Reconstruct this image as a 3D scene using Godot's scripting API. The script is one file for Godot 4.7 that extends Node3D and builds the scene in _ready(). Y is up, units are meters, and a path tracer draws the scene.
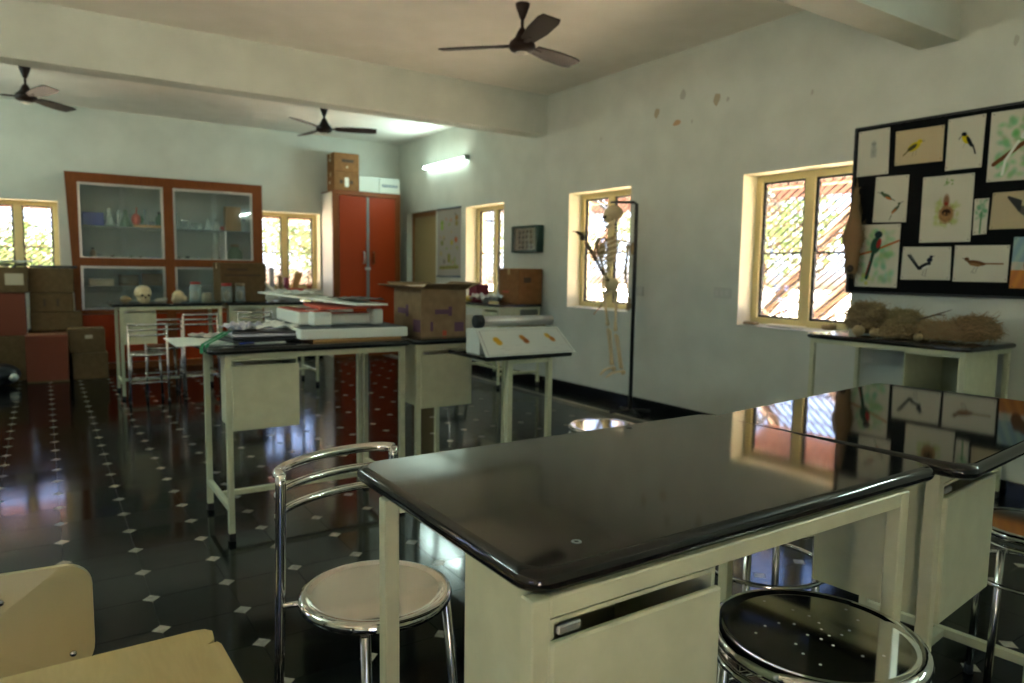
extends Node3D

# ---------------------------------------------------------------- materials
var M := {}
var rng := RandomNumberGenerator.new()
var taken := {}

func lin(r: float, g: float, b: float, a := 1.0) -> Color:
	var c := Color(r, g, b).linear_to_srgb()
	c.a = a
	return c

func mat(called: String, c: Color, rough := 0.6, metal := 0.0, spec := 0.5) -> StandardMaterial3D:
	var m := StandardMaterial3D.new()
	m.resource_name = called
	m.albedo_color = c
	m.roughness = rough
	m.metallic = metal
	m.metallic_specular = spec
	M[called] = m
	return m

func noise_tex(freq: float, a: Color, b: Color, octaves := 4, size := 512, sd := 1, normal := false, bump := 1.0) -> NoiseTexture2D:
	var n := FastNoiseLite.new()
	n.noise_type = FastNoiseLite.TYPE_SIMPLEX_SMOOTH
	n.seed = sd
	n.frequency = freq
	n.fractal_octaves = octaves
	var t := NoiseTexture2D.new()
	t.width = size
	t.height = size
	t.seamless = true
	t.noise = n
	if normal:
		t.as_normal_map = true
		t.bump_strength = bump
	else:
		var g := Gradient.new()
		g.offsets = PackedFloat32Array([0.0, 1.0])
		g.colors = PackedColorArray([a, b])
		t.color_ramp = g
	return t

func tri(m: StandardMaterial3D, sc: float, world := true) -> void:
	m.uv1_triplanar = true
	m.uv1_world_triplanar = world
	m.uv1_scale = Vector3(sc, sc, sc)

func wood_image(a: Color, b: Color, sd: int, stretch := 14.0) -> ImageTexture:
	var n := FastNoiseLite.new()
	n.seed = sd
	n.frequency = 0.02
	n.fractal_octaves = 4
	var im := Image.create(256, 256, false, Image.FORMAT_RGB8)
	for y in 256:
		for x in 256:
			var t := 0.5 + 0.5 * n.get_noise_2d(x * stretch * 0.35, y * 0.55)
			var s := 0.5 + 0.5 * sin(n.get_noise_2d(x * 2.0, y * 0.3) * 22.0)
			im.set_pixel(x, y, a.lerp(b, clampf(t * 0.7 + s * 0.3, 0.0, 1.0)))
	return ImageTexture.create_from_image(im)

func make_materials() -> void:
	var w := mat("wall_paint", Color.WHITE, 0.75, 0.0, 0.3)
	w.albedo_texture = noise_tex(0.012, lin(0.53, 0.555, 0.49), lin(0.615, 0.64, 0.57), 5, 512, 3)
	tri(w, 0.35)
	var wn := mat("back_paint", Color.WHITE, 0.75, 0.0, 0.3)
	wn.albedo_texture = w.albedo_texture
	tri(wn, 0.3)
	var c := mat("ceiling_paint", Color.WHITE, 0.85, 0.0, 0.2)
	c.albedo_texture = noise_tex(0.015, lin(0.8, 0.77, 0.68), lin(0.87, 0.84, 0.76), 5, 512, 5)
	tri(c, 0.3)
	mat("reveal_paint", lin(0.72, 0.68, 0.5), 0.6)
	mat("stain", lin(0.4, 0.34, 0.23), 0.9)
	mat("stain_grey", lin(0.42, 0.42, 0.36), 0.9)
	mat("stain_rust", lin(0.47, 0.3, 0.16), 0.9)
	mat("grout", lin(0.045, 0.045, 0.04), 0.5)
	for i in 3:
		var t := mat("tile_%d" % i, Color.WHITE, [0.09, 0.11, 0.14][i], 0.0, 0.33)
		t.albedo_texture = noise_tex(0.03, lin(0.002, 0.0022, 0.0022), [lin(0.004, 0.0045, 0.004), lin(0.0055, 0.0055, 0.005), lin(0.0035, 0.0042, 0.0045)][i], 4, 256, 20 + i)
		tri(t, 1.3)
		t.normal_enabled = true
		t.normal_texture = noise_tex(0.01, Color.BLACK, Color.WHITE, 2, 256, 40, true, 0.6)
		t.normal_scale = 0.12
	mat("border_stone", lin(0.008, 0.008, 0.009), 0.16)
	var inl := mat("inlay", Color.WHITE, 0.25)
	inl.albedo_texture = noise_tex(0.05, lin(0.2, 0.18, 0.14), lin(0.34, 0.31, 0.25), 4, 256, 9)
	tri(inl, 2.0)
	mat("strip_stone", lin(0.3, 0.26, 0.2), 0.3)
	mat("window_paint", lin(0.64, 0.54, 0.26), 0.45)
	mat("iron", lin(0.012, 0.012, 0.013), 0.5, 0.3)
	var g := mat("pane_glass", Color(1, 1, 1, 0.05), 0.02)
	g.transparency = BaseMaterial3D.TRANSPARENCY_ALPHA
	var g2 := mat("cabinet_glass", Color(0.62, 0.72, 0.72, 0.045), 0.03)
	g2.transparency = BaseMaterial3D.TRANSPARENCY_ALPHA
	var g3 := mat("lab_glass", Color(0.85, 0.95, 0.92, 0.22), 0.04)
	g3.transparency = BaseMaterial3D.TRANSPARENCY_ALPHA
	mat("awning_tile", lin(0.15, 0.042, 0.028), 0.85)
	mat("awning_tile_dark", lin(0.11, 0.03, 0.02), 0.85)
	mat("flower_pot", lin(0.3, 0.1, 0.06), 0.85)
	var e := mat("earth", Color.WHITE, 1.0, 0.0, 0.1)
	e.albedo_texture = noise_tex(0.02, lin(0.47, 0.405, 0.315), lin(0.6, 0.545, 0.46), 5, 512, 31)
	tri(e, 0.2)
	mat("bark", lin(0.06, 0.038, 0.024), 0.95)
	var lf := mat("leaf", lin(0.07, 0.1, 0.032), 0.6)
	lf.backlight_enabled = true
	lf.backlight = lin(0.03, 0.06, 0.008)
	lf.cull_mode = BaseMaterial3D.CULL_DISABLED
	var lf2 := mat("dry_leaf", lin(0.1, 0.055, 0.028), 0.85)
	lf2.cull_mode = BaseMaterial3D.CULL_DISABLED
	# furniture
	var cr := mat("cream_steel", Color.WHITE, 0.35, 0.0, 0.5)
	cr.albedo_texture = noise_tex(0.02, lin(0.49, 0.505, 0.33), lin(0.56, 0.575, 0.39), 4, 512, 12)
	tri(cr, 1.2)
	var tt := mat("black_top", Color.WHITE, 0.1, 0.0, 0.5)
	tt.albedo_texture = noise_tex(0.16, lin(0.006, 0.006, 0.006), lin(0.02, 0.018, 0.016), 3, 512, 13)
	tri(tt, 1.5)
	tt.roughness_texture = noise_tex(0.02, Color(0.85, 0.85, 0.85), Color(1, 1, 1), 4, 256, 14)
	tt.roughness = 0.045
	var td := mat("dusty_top", Color.WHITE, 0.075, 0.0, 0.5)
	td.albedo_texture = noise_tex(0.12, lin(0.006, 0.005, 0.0045), lin(0.017, 0.0145, 0.012), 4, 512, 15)
	tri(td, 1.5)
	td.roughness_texture = noise_tex(0.02, Color(0.7, 0.7, 0.7), Color(1, 1, 1), 5, 256, 17)
	mat("rubber", lin(0.012, 0.012, 0.012), 0.7)
	mat("chrome", lin(0.72, 0.71, 0.68), 0.07, 1.0)
	mat("chrome_worn", lin(0.55, 0.54, 0.5), 0.18, 1.0)
	var wd := mat("cabinet_wood", Color.WHITE, 0.45, 0.0, 0.3)
	wd.albedo_texture = wood_image(lin(0.13, 0.036, 0.008), lin(0.2, 0.06, 0.013), 5)
	tri(wd, 1.2)
	mat("red_door", lin(0.27, 0.032, 0.005), 0.4, 0.0, 0.3)
	mat("aluminium", lin(0.5, 0.5, 0.48), 0.35, 0.8)
	mat("cabinet_back", lin(0.3, 0.34, 0.31), 0.8)
	mat("white_board", lin(0.62, 0.62, 0.57), 0.5)
	mat("shelf_grey", lin(0.16, 0.18, 0.17), 0.4)
	for i in 3:
		var cb := mat("cardboard_%d" % i, Color.WHITE, 0.85, 0.0, 0.2)
		cb.albedo_texture = noise_tex(0.03, [lin(0.19, 0.13, 0.07), lin(0.2, 0.095, 0.038), lin(0.11, 0.072, 0.034)][i], [lin(0.26, 0.18, 0.1), lin(0.27, 0.135, 0.055), lin(0.15, 0.1, 0.05)][i], 4, 256, 50 + i)
		tri(cb, 1.5)
	mat("red_card", lin(0.17, 0.04, 0.016), 0.8)
	mat("white_card", lin(0.58, 0.62, 0.55), 0.7)
	mat("tape", lin(0.42, 0.27, 0.1), 0.3)
	mat("print_purple", lin(0.1, 0.045, 0.08), 0.8)
	mat("print_red", lin(0.4, 0.07, 0.03), 0.8)
	mat("print_blue", lin(0.05, 0.1, 0.16), 0.8)
	mat("print_brown", lin(0.06, 0.035, 0.02), 0.8)
	mat("foam", lin(0.66, 0.7, 0.62), 0.9)
	mat("foam_grey", lin(0.1, 0.1, 0.095), 0.8)
	mat("foam_red", lin(0.5, 0.09, 0.05), 0.8)
	mat("plywood", lin(0.45, 0.25, 0.08), 0.7)
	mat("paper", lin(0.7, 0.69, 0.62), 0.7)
	mat("paper_aged", lin(0.52, 0.45, 0.32), 0.75)
	mat("folder_black", lin(0.015, 0.015, 0.018), 0.35)
	mat("ribbon_green", lin(0.01, 0.2, 0.07), 0.5)
	mat("blue_plastic", lin(0.01, 0.035, 0.26), 0.4)
	mat("maroon", lin(0.25, 0.03, 0.05), 0.6)
	mat("yellow_plastic", lin(0.6, 0.45, 0.08), 0.5)
	mat("purple_paper", lin(0.42, 0.4, 0.45), 0.7)
	mat("silver_foil", lin(0.6, 0.58, 0.56), 0.35, 0.7)
	mat("black_cloth", lin(0.008, 0.008, 0.008), 0.95, 0.0, 0.2)
	mat("black_paint", lin(0.01, 0.01, 0.011), 0.35)
	mat("bone", lin(0.62, 0.5, 0.3), 0.55)
	mat("bone_dark", lin(0.34, 0.24, 0.12), 0.6)
	mat("backlit_bone_twig", lin(0.1, 0.06, 0.03), 0.6)  # brown of twigs and stalks; on the raised arm, painted backlit shade
	mat("socket", lin(0.03, 0.02, 0.012), 0.9)  # near-black that paints the shade inside skull hollows and the nest mouth
	mat("nest_straw", lin(0.36, 0.26, 0.13), 0.95)
	mat("nest_brown", lin(0.21, 0.145, 0.068), 0.95)
	mat("nest_orange", lin(0.36, 0.225, 0.11), 0.95)
	mat("nest_fibre", lin(0.24, 0.14, 0.065), 0.95)
	mat("nest_green", lin(0.23, 0.19, 0.08), 0.95)
	mat("fan_brown", lin(0.02, 0.009, 0.006), 0.5, 0.0, 0.3)
	mat("fan_trim", lin(0.55, 0.5, 0.42), 0.3, 0.6)
	var lam := mat("laminate", Color.WHITE, 0.45)
	lam.albedo_texture = wood_image(lin(0.42, 0.33, 0.13), lin(0.5, 0.4, 0.17), 8, 8.0)
	tri(lam, 1.6)
	mat("laminate_plain", lin(0.4, 0.35, 0.17), 0.4)
	mat("laminate_edge", lin(0.14, 0.07, 0.02), 0.6)
	mat("door_tan", lin(0.36, 0.27, 0.12), 0.6)
	mat("door_wood", lin(0.33, 0.15, 0.05), 0.6)
	mat("green_frame", lin(0.012, 0.05, 0.035), 0.5)
	mat("pin_cork", lin(0.25, 0.23, 0.16), 0.9)
	mat("plate_white", lin(0.5, 0.52, 0.47), 0.5)
	var em := mat("tube_glow", lin(0.85, 1.0, 0.92), 0.4)
	em.emission_enabled = true
	em.emission = lin(0.8, 1.0, 0.9)
	em.emission_energy_multiplier = 8.0
	mat("batten", lin(0.55, 0.56, 0.52), 0.4)
	mat("plant_green", lin(0.05, 0.1, 0.025), 0.6)
	mat("jar_red", lin(0.45, 0.03, 0.02), 0.4)
	mat("specimen", lin(0.24, 0.16, 0.08), 0.7)
	mat("specimen_green", lin(0.06, 0.13, 0.06), 0.7)
	mat("chart_edge", lin(0.12, 0.14, 0.17), 0.6)

# ---------------------------------------------------------------- mesh helpers
func S(smooth := false) -> SurfaceTool:
	var st := SurfaceTool.new()
	st.begin(Mesh.PRIMITIVE_TRIANGLES)
	st.set_smooth_group(0 if smooth else -1)
	return st

func quad(st: SurfaceTool, a: Vector3, b: Vector3, c: Vector3, d: Vector3) -> void:
	# corners counter-clockwise as seen from outside
	for v in [a, c, b, a, d, c]:
		st.add_vertex(v)

func trig(st: SurfaceTool, a: Vector3, b: Vector3, c: Vector3) -> void:
	for v in [a, c, b]:
		st.add_vertex(v)

func bx(st: SurfaceTool, lo: Vector3, hi: Vector3) -> void:
	hexa(st, [Vector3(lo.x, lo.y, hi.z), Vector3(hi.x, lo.y, hi.z), Vector3(hi.x, lo.y, lo.z), Vector3(lo.x, lo.y, lo.z), Vector3(lo.x, hi.y, hi.z), Vector3(hi.x, hi.y, hi.z), Vector3(hi.x, hi.y, lo.z), Vector3(lo.x, hi.y, lo.z)])

func hexa(st: SurfaceTool, p: Array) -> void:
	# p: four bottom corners (counter-clockwise from above), then the four above them
	quad(st, p[4], p[5], p[6], p[7])
	quad(st, p[3], p[2], p[1], p[0])
	for i in 4:
		var j := (i + 1) % 4
		quad(st, p[i], p[j], p[4 + j], p[4 + i])

func rbx(st: SurfaceTool, lo: Vector3, hi: Vector3, b := 0.004) -> void:
	# box with chamfered edges
	b = minf(b, 0.45 * minf(hi.x - lo.x, minf(hi.y - lo.y, hi.z - lo.z)))
	var c := (lo + hi) * 0.5
	var h := (hi - lo) * 0.5
	var corner := func(sx, sy, sz, ax) -> Vector3:
		var v := Vector3(sx * (h.x - b), sy * (h.y - b), sz * (h.z - b))
		v[ax] = [sx, sy, sz][ax] * h[ax]
		return c + v
	for ax in 3:
		var u := (ax + 1) % 3
		var w := (ax + 2) % 3
		for s in [-1, 1]:
			var pts := []
			for k in [[-1, -1], [1, -1], [1, 1], [-1, 1]]:
				var sg := [0, 0, 0]
				sg[ax] = s
				sg[u] = k[0]
				sg[w] = k[1]
				pts.append(corner.call(sg[0], sg[1], sg[2], ax))
			if s > 0:
				quad(st, pts[0], pts[1], pts[2], pts[3])
			else:
				quad(st, pts[3], pts[2], pts[1], pts[0])
	for ax in 3:  # edges running along ax
		var u := (ax + 1) % 3
		var w := (ax + 2) % 3
		for su in [-1, 1]:
			for sw in [-1, 1]:
				var s0 := [0, 0, 0]
				s0[u] = su
				s0[w] = sw
				var s1 := s0.duplicate()
				s0[ax] = -1
				s1[ax] = 1
				var a: Vector3 = corner.call(s0[0], s0[1], s0[2], u)
				var bb: Vector3 = corner.call(s1[0], s1[1], s1[2], u)
				var cc: Vector3 = corner.call(s1[0], s1[1], s1[2], w)
				var d: Vector3 = corner.call(s0[0], s0[1], s0[2], w)
				if su * sw > 0:
					quad(st, d, cc, bb, a)
				else:
					quad(st, a, bb, cc, d)
	for sx in [-1, 1]:
		for sy in [-1, 1]:
			for sz in [-1, 1]:
				var a: Vector3 = corner.call(sx, sy, sz, 0)
				var d: Vector3 = corner.call(sx, sy, sz, 1)
				var e: Vector3 = corner.call(sx, sy, sz, 2)
				if sx * sy * sz > 0:
					trig(st, a, d, e)
				else:
					trig(st, e, d, a)

func frame_of(dir: Vector3) -> Array:
	var up := Vector3.UP if absf(dir.y) < 0.9 else Vector3.RIGHT
	var a := dir.cross(up).normalized()
	return [a, a.cross(dir).normalized() * -1.0]

func tube(st: SurfaceTool, pts: Array, r, sides := 10, closed := false) -> void:
	# r: number, or one radius per point
	var n := pts.size()
	var rings := []
	var fa := Vector3.ZERO
	for i in n:
		var prev: Vector3 = pts[(i - 1 + n) % n] if closed or i > 0 else pts[i]
		var next: Vector3 = pts[(i + 1) % n] if closed or i < n - 1 else pts[i]
		var d := (next - prev).normalized()
		if fa == Vector3.ZERO:
			fa = frame_of(d)[0]
		fa = (fa - d * fa.dot(d)).normalized()
		var fb := d.cross(fa)
		var rad: float = r[i] if r is Array else r
		var ring := []
		for k in sides:
			var t := TAU * k / sides
			ring.append(pts[i] + (fa * cos(t) + fb * sin(t)) * rad)
		rings.append(ring)
	for i in (n if closed else n - 1):
		var j := (i + 1) % n
		for k in sides:
			var l := (k + 1) % sides
			quad(st, rings[i][k], rings[i][l], rings[j][l], rings[j][k])
	if not closed:
		for k in range(1, sides - 1):
			trig(st, rings[0][0], rings[0][k + 1], rings[0][k])
			trig(st, rings[n - 1][0], rings[n - 1][k], rings[n - 1][k + 1])

func lathe(st: SurfaceTool, prof: Array, at := Vector3.ZERO, sides := 24, squash := Vector3.ONE) -> void:
	# prof: [radius, height] from the bottom up
	for i in prof.size() - 1:
		for k in sides:
			var t0 := TAU * k / sides
			var t1 := TAU * (k + 1) / sides
			var p := func(e, t) -> Vector3: return at + Vector3(e[0] * cos(t), e[1], -e[0] * sin(t)) * squash
			if prof[i][0] < 1e-6:
				trig(st, p.call(prof[i], t0), p.call(prof[i + 1], t1), p.call(prof[i + 1], t0))
			elif prof[i + 1][0] < 1e-6:
				trig(st, p.call(prof[i], t0), p.call(prof[i], t1), p.call(prof[i + 1], t0))
			else:
				quad(st, p.call(prof[i], t0), p.call(prof[i], t1), p.call(prof[i + 1], t1), p.call(prof[i + 1], t0))

func ball(st: SurfaceTool, c: Vector3, r: Vector3, rings := 8, sides := 12) -> void:
	var prof := []
	for i in rings + 1:
		var t := PI * i / rings - PI / 2
		prof.append([maxf(cos(t), 0.0) if i > 0 and i < rings else 0.0, sin(t)])
	lathe(st, prof, c, sides, r)

func prism(st: SurfaceTool, poly: Array, y0: float, y1: float) -> void:
	# poly: Vector2(x, z) counter-clockwise seen from above
	var n := poly.size()
	for i in n:
		var a: Vector2 = poly[i]
		var b: Vector2 = poly[(i + 1) % n]
		quad(st, Vector3(a.x, y0, a.y), Vector3(b.x, y0, b.y), Vector3(b.x, y1, b.y), Vector3(a.x, y1, a.y))
	for i in range(1, n - 1):
		trig(st, Vector3(poly[0].x, y1, poly[0].y), Vector3(poly[i].x, y1, poly[i].y), Vector3(poly[i + 1].x, y1, poly[i + 1].y))
		trig(st, Vector3(poly[0].x, y0, poly[0].y), Vector3(poly[i + 1].x, y0, poly[i + 1].y), Vector3(poly[i].x, y0, poly[i].y))

func round_rect(w: float, d: float, r: float, n := 6) -> Array:
	var out := []
	for c in [[1, 1, 0.0], [1, -1, PI * 0.5], [-1, -1, PI], [-1, 1, PI * 1.5]]:
		for k in n + 1:
			var t: float = c[2] + PI * 0.5 * k / n
			out.append(Vector2(c[0] * (w / 2 - r) + r * sin(t), c[1] * (d / 2 - r) + r * cos(t)))
	return out

func slab(st: SurfaceTool, poly: Array, prof: Array) -> void:
	# prof: [inset, y] from the bottom up; the polygon is scaled towards its centre by the inset
	var n := poly.size()
	var rings := []
	for e in prof:
		var ring := []
		for v in poly:
			var q2: Vector2 = v
			var dir := q2.normalized()
			ring.append(Vector3(q2.x - e[0] * signf(dir.x) * minf(1.0, absf(dir.x) * 3.0), e[1], q2.y - e[0] * signf(dir.y) * minf(1.0, absf(dir.y) * 3.0)))
		rings.append(ring)
	for i in rings.size() - 1:
		for k in n:
			var l := (k + 1) % n
			quad(st, rings[i][k], rings[i][l], rings[i + 1][l], rings[i + 1][k])
	st.set_smooth_group(-1)
	for k in range(1, n - 1):
		trig(st, rings[-1][0], rings[-1][k], rings[-1][k + 1])
		trig(st, rings[0][0], rings[0][k + 1], rings[0][k])
	st.set_smooth_group(0)

func numbered(called: String) -> String:
	if not taken.has(called):
		taken[called] = 0
		return called
	taken[called] += 1
	return "%s_%03d" % [called, taken[called]]

func put(o: Node3D, called: String, parent: Node) -> Node3D:
	if parent == self:
		o.name = numbered(called)
		add_child(o)
	else:
		o.name = called
		var k := 0
		while parent.has_node(NodePath(o.name)):
			k += 1
			o.name = "%s_%03d" % [called, k]
		parent.add_child(o, true)
	return o

func obj(called: String, st: SurfaceTool, m, parent: Node = self) -> MeshInstance3D:
	st.generate_normals()
	var o := MeshInstance3D.new()
	o.mesh = st.commit()
	o.material_override = M[m] if m is String else m
	put(o, called, parent)
	return o

func inst(called: String, mesh: Mesh, m, parent: Node, at := Vector3.ZERO) -> MeshInstance3D:
	var o := MeshInstance3D.new()
	o.mesh = mesh
	o.material_override = M[m] if m is String else m
	o.position = at
	put(o, called, parent)
	return o

func meshed(st: SurfaceTool) -> ArrayMesh:
	st.generate_normals()
	return st.commit()

func tag(o: Node, label: String, category: String, group := "") -> void:
	o.set_meta("label", label)
	o.set_meta("category", category)
	if group != "":
		o.set_meta("group", group)

func thing(called: String, label: String, category: String, at := Vector3.ZERO, turn := 0.0, group := "") -> Node3D:
	var o := Node3D.new()
	put(o, called, self)
	o.position = at
	o.rotation.y = turn
	tag(o, label, category, group)
	return o

func struct(o: Node, label := "") -> Node:
	o.set_meta("kind", "structure")
	if label != "":
		o.set_meta("label", label)
	return o

func copy(o: Node3D, called: String, label: String, at: Vector3, turn: float, group := "") -> Node3D:
	var c: Node3D = o.duplicate()
	c.name = numbered(called)
	add_child(c)
	c.position = at
	c.rotation.y = turn
	c.set_meta("label", label)
	if group != "":
		c.set_meta("group", group)
	return c

func boxpart(called: String, lo: Vector3, hi: Vector3, m, parent: Node = self, bevel := 0.0) -> MeshInstance3D:
	var st := S()
	if bevel > 0.0:
		rbx(st, lo, hi, bevel)
	else:
		bx(st, lo, hi)
	return obj(called, st, m, parent)

# ---------------------------------------------------------------- setting
const XR := 4.735      # right wall
const XL := -1.9       # left wall
const ZB := -10.447    # back wall
const ZF := 2.0        # wall behind the camera
const HC := 3.22       # ceiling
const TW := 0.3        # wall thickness
const TX := 0.2795     # tile pitch
const TZ := 0.2807

func wall_with_holes(called: String, along_z: bool, face: float, out: float, a0: float, a1: float, holes: Array, m: String, label: String) -> Node3D:
	# a wall slab from face to face + out * TW, from a0 to a1 along its run, with rectangular holes [from, to, bottom, top]
	var st := S()
	var f0 := minf(face, face + out * TW)
	var f1 := maxf(face, face + out * TW)
	var piece := func(p0, p1, y0, y1) -> void:
		if p1 - p0 < 0.001 or y1 - y0 < 0.001:
			return
		if along_z:
			bx(st, Vector3(f0, y0, p0), Vector3(f1, y1, p1))
		else:
			bx(st, Vector3(p0, y0, f0), Vector3(p1, y1, f1))
	holes.sort_custom(func(x, y): return x[0] < y[0])
	var p := a0
	for h in holes:
		piece.call(p, h[0], 0.0, HC)
		piece.call(h[0], h[1], 0.0, h[2])
		piece.call(h[0], h[1], h[3], HC)
		p = h[1]
	piece.call(p, a1, 0.0, HC)
	var o := obj(called, st, m)
	struct(o, label)
	return o

func window(n: int, along_z: bool, face: float, out: float, a0: float, a1: float, y0: float, y1: float, label: String) -> Node3D:
	# built in local axes: x along the wall, y up, +z towards the room; origin at the middle of the sill on the wall face
	var w := a1 - a0
	var h := y1 - y0
	var o := Node3D.new()
	put(o, "window_%d" % n, self)
	struct(o, label)
	var mid := (a0 + a1) * 0.5
	if along_z:
		o.position = Vector3(face, y0, mid)
		o.rotation.y = -PI / 2 * out
	else:
		o.position = Vector3(mid, y0, face)
		o.rotation.y = 0.0 if out < 0 else PI
	var d := -0.20   # frame depth behind the wall face
	var hw := w / 2
	# painted lining of the opening
	var lining := S()
	bx(lining, Vector3(-hw, 0, -TW), Vector3(-hw + 0.006, h, 0.002))
	bx(lining, Vector3(hw - 0.006, 0, -TW), Vector3(hw, h, 0.002))
	bx(lining, Vector3(-hw, h - 0.006, -TW), Vector3(hw, h, 0.002))
	obj("reveal_lining", lining, "reveal_paint", o)
	var sill := S()
	hexa(sill, [Vector3(-hw, 0, 0.004), Vector3(hw, 0, 0.004), Vector3(hw, 0, -TW), Vector3(-hw, 0, -TW), Vector3(-hw, 0.012, 0.004), Vector3(hw, 0.012, 0.004), Vector3(hw, 0.035, -TW), Vector3(-hw, 0.035, -TW)])
	obj("window_sill", sill, "plate_white", o)
	var b := 0.06
	var fr := S()
	rbx(fr, Vector3(-hw + 0.005, 0.02, d - 0.035), Vector3(-hw + 0.06, h - 0.005, d + 0.035))
	rbx(fr, Vector3(hw - 0.06, 0.02, d - 0.035), Vector3(hw - 0.005, h - 0.005, d + 0.035))
	rbx(fr, Vector3(-hw + 0.05, h - 0.06, d - 0.034), Vector3(hw - 0.05, h - 0.006, d + 0.034))
	rbx(fr, Vector3(-hw + 0.05, 0.02, d - 0.034), Vector3(hw - 0.05, 0.075, d + 0.034))
	rbx(fr, Vector3(-0.042, 0.07, d - 0.033), Vector3(0.042, h - 0.055, d + 0.033))
	obj("window_frame", fr, "window_paint", o)
	for s in [-1, 1]:
		var x0: float = (-hw + b) if s < 0 else 0.042
		var x1: float = -0.042 if s < 0 else hw - b
		var yb := 0.075
		var yt := h - b
		# iron channel with louvre clips round the light
		var ch := S()
		for e in [x0, x1 - 0.019]:
			bx(ch, Vector3(e, yb, d - 0.012), Vector3(e + 0.019, yt, d + 0.012))
		bx(ch, Vector3(x0, yt - 0.018, d - 0.012), Vector3(x1, yt, d + 0.012))
		bx(ch, Vector3(x0, yb, d - 0.012), Vector3(x1, yb + 0.018, d + 0.012))
		bx(ch, Vector3(x0, yb + (yt - yb) * 0.47, d - 0.006), Vector3(x1, yb + (yt - yb) * 0.47 + 0.017, d + 0.006))
		var nb := 11
		var pitch := (yt - yb) / nb
		for k in nb:
			var y := yb + (k + 0.5) * pitch
			for e in [x0 + 0.018, x1 - 0.026]:
				bx(ch, Vector3(e, y - 0.02, d - 0.012), Vector3(e + 0.007, y + 0.008, d + 0.012))
		obj("louvre_channel", ch, "iron", o)
		for k in nb:
			var y := yb + (k + 0.5) * pitch
			var gl := S()
			var a := deg_to_rad(64.0)
			var uy := Vector3(0, cos(a), -sin(a)) * 0.05
			var un := Vector3(0, sin(a), cos(a)) * 0.002
			var c := Vector3((x0 + x1) / 2, y, d)
			var hx := Vector3((x1 - x0) / 2 - 0.014, 0, 0)
			hexa(gl, [c - hx - uy + un, c + hx - uy + un, c + hx - uy - un, c - hx - uy - un, c - hx + uy + un, c + hx + uy + un, c + hx + uy - un, c - hx + uy - un])
			obj("pane", gl, "pane_glass", o)
		# slanting security rods outside the louvres
		var gr := S(true)
		var step := 0.062
		var cnt := int(((yt - yb) + (x1 - x0)) / step) + 1
		for k in cnt:
			var yy := yb - (x1 - x0) * 0.8 + k * step
			var p0 := Vector2(x0, yy)
			var p1 := Vector2(x1, yy + (x1 - x0) * 0.8)
			var slope := 0.8
			if p0.y < yb:
				p0 = Vector2(x0 + (yb - p0.y) / slope, yb)
			if p1.y > yt:
				p1 = Vector2(x1 - (p1.y - yt) / slope, yt)
			if p1.x - p0.x < 0.01 or p0.x >= x1 or p1.x <= x0:
				continue
			tube(gr, [Vector3(p0.x, p0.y, d - 0.055), Vector3(p1.x, p1.y, d - 0.055)], 0.0075, 5)
		obj("security_rods", gr, "iron", o)
	return o

func awning(along_z: bool, face: float, out: float, a0: float, a1: float, y: float, label: String) -> void:
	# sloping roof of clay tiles outside a window; local axes as for the window, -z points outdoors
	var o := thing("tiled_awning", label, "awning")
	var mid := (a0 + a1) * 0.5
	var w := a1 - a0 + 1.24
	if along_z:
		o.position = Vector3(face + out * (TW + 0.012), y, mid)
		o.rotation.y = -PI / 2 * out
	else:
		o.position = Vector3(mid, y, face + out * (TW + 0.012))
		o.rotation.y = 0.0 if out < 0 else PI
	var up := 0.5
	var reach := 0.95
	var dir := Vector3(0, -up, -reach).normalized()
	var nrm := Vector3(0, reach, -up).normalized()
	var ln := sqrt(up * up + reach * reach)
	var fr := S()
	for s in [-1, 1]:
		var x: float = s * (w / 2 - 0.04)
		tube(fr, [Vector3(x, 0.02, -0.01), Vector3(x, 0.02 + 0.02, -reach + 0.05)], 0.02, 6)
		tube(fr, [Vector3(x, up - 0.01, -0.01), Vector3(x, up, -0.02) + dir * ln], 0.02, 6)
	obj("bracket", fr, "iron", o).set_meta("kind", "stuff")
	var tile := S()
	hexa(tile, [Vector3(-0.11, 0, 0.14), Vector3(0.11, 0, 0.14), Vector3(0.11, 0, -0.14), Vector3(-0.11, 0, -0.14), Vector3(-0.11, 0.018, 0.14), Vector3(0.11, 0.018, 0.14), Vector3(0.11, 0.018, -0.14), Vector3(-0.11, 0.018, -0.14)])
	var tm := meshed(tile)
	var cols := int(w / 0.225)
	var bs := Basis(Vector3.RIGHT, nrm, Vector3.RIGHT.cross(nrm))
	for r in 4:
		for c in cols:
			var t := inst("clay_tile", tm, "awning_tile" if (r * 7 + c * 3) % 4 else "awning_tile_dark", o)
			t.transform = Transform3D(bs.rotated(Vector3.RIGHT, 0.045), Vector3((c - (cols - 1) / 2.0) * 0.225, up, 0) + dir * (0.155 + r * 0.225) + nrm * (0.012 + 0.004 * ((c + r) % 2)))

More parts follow.
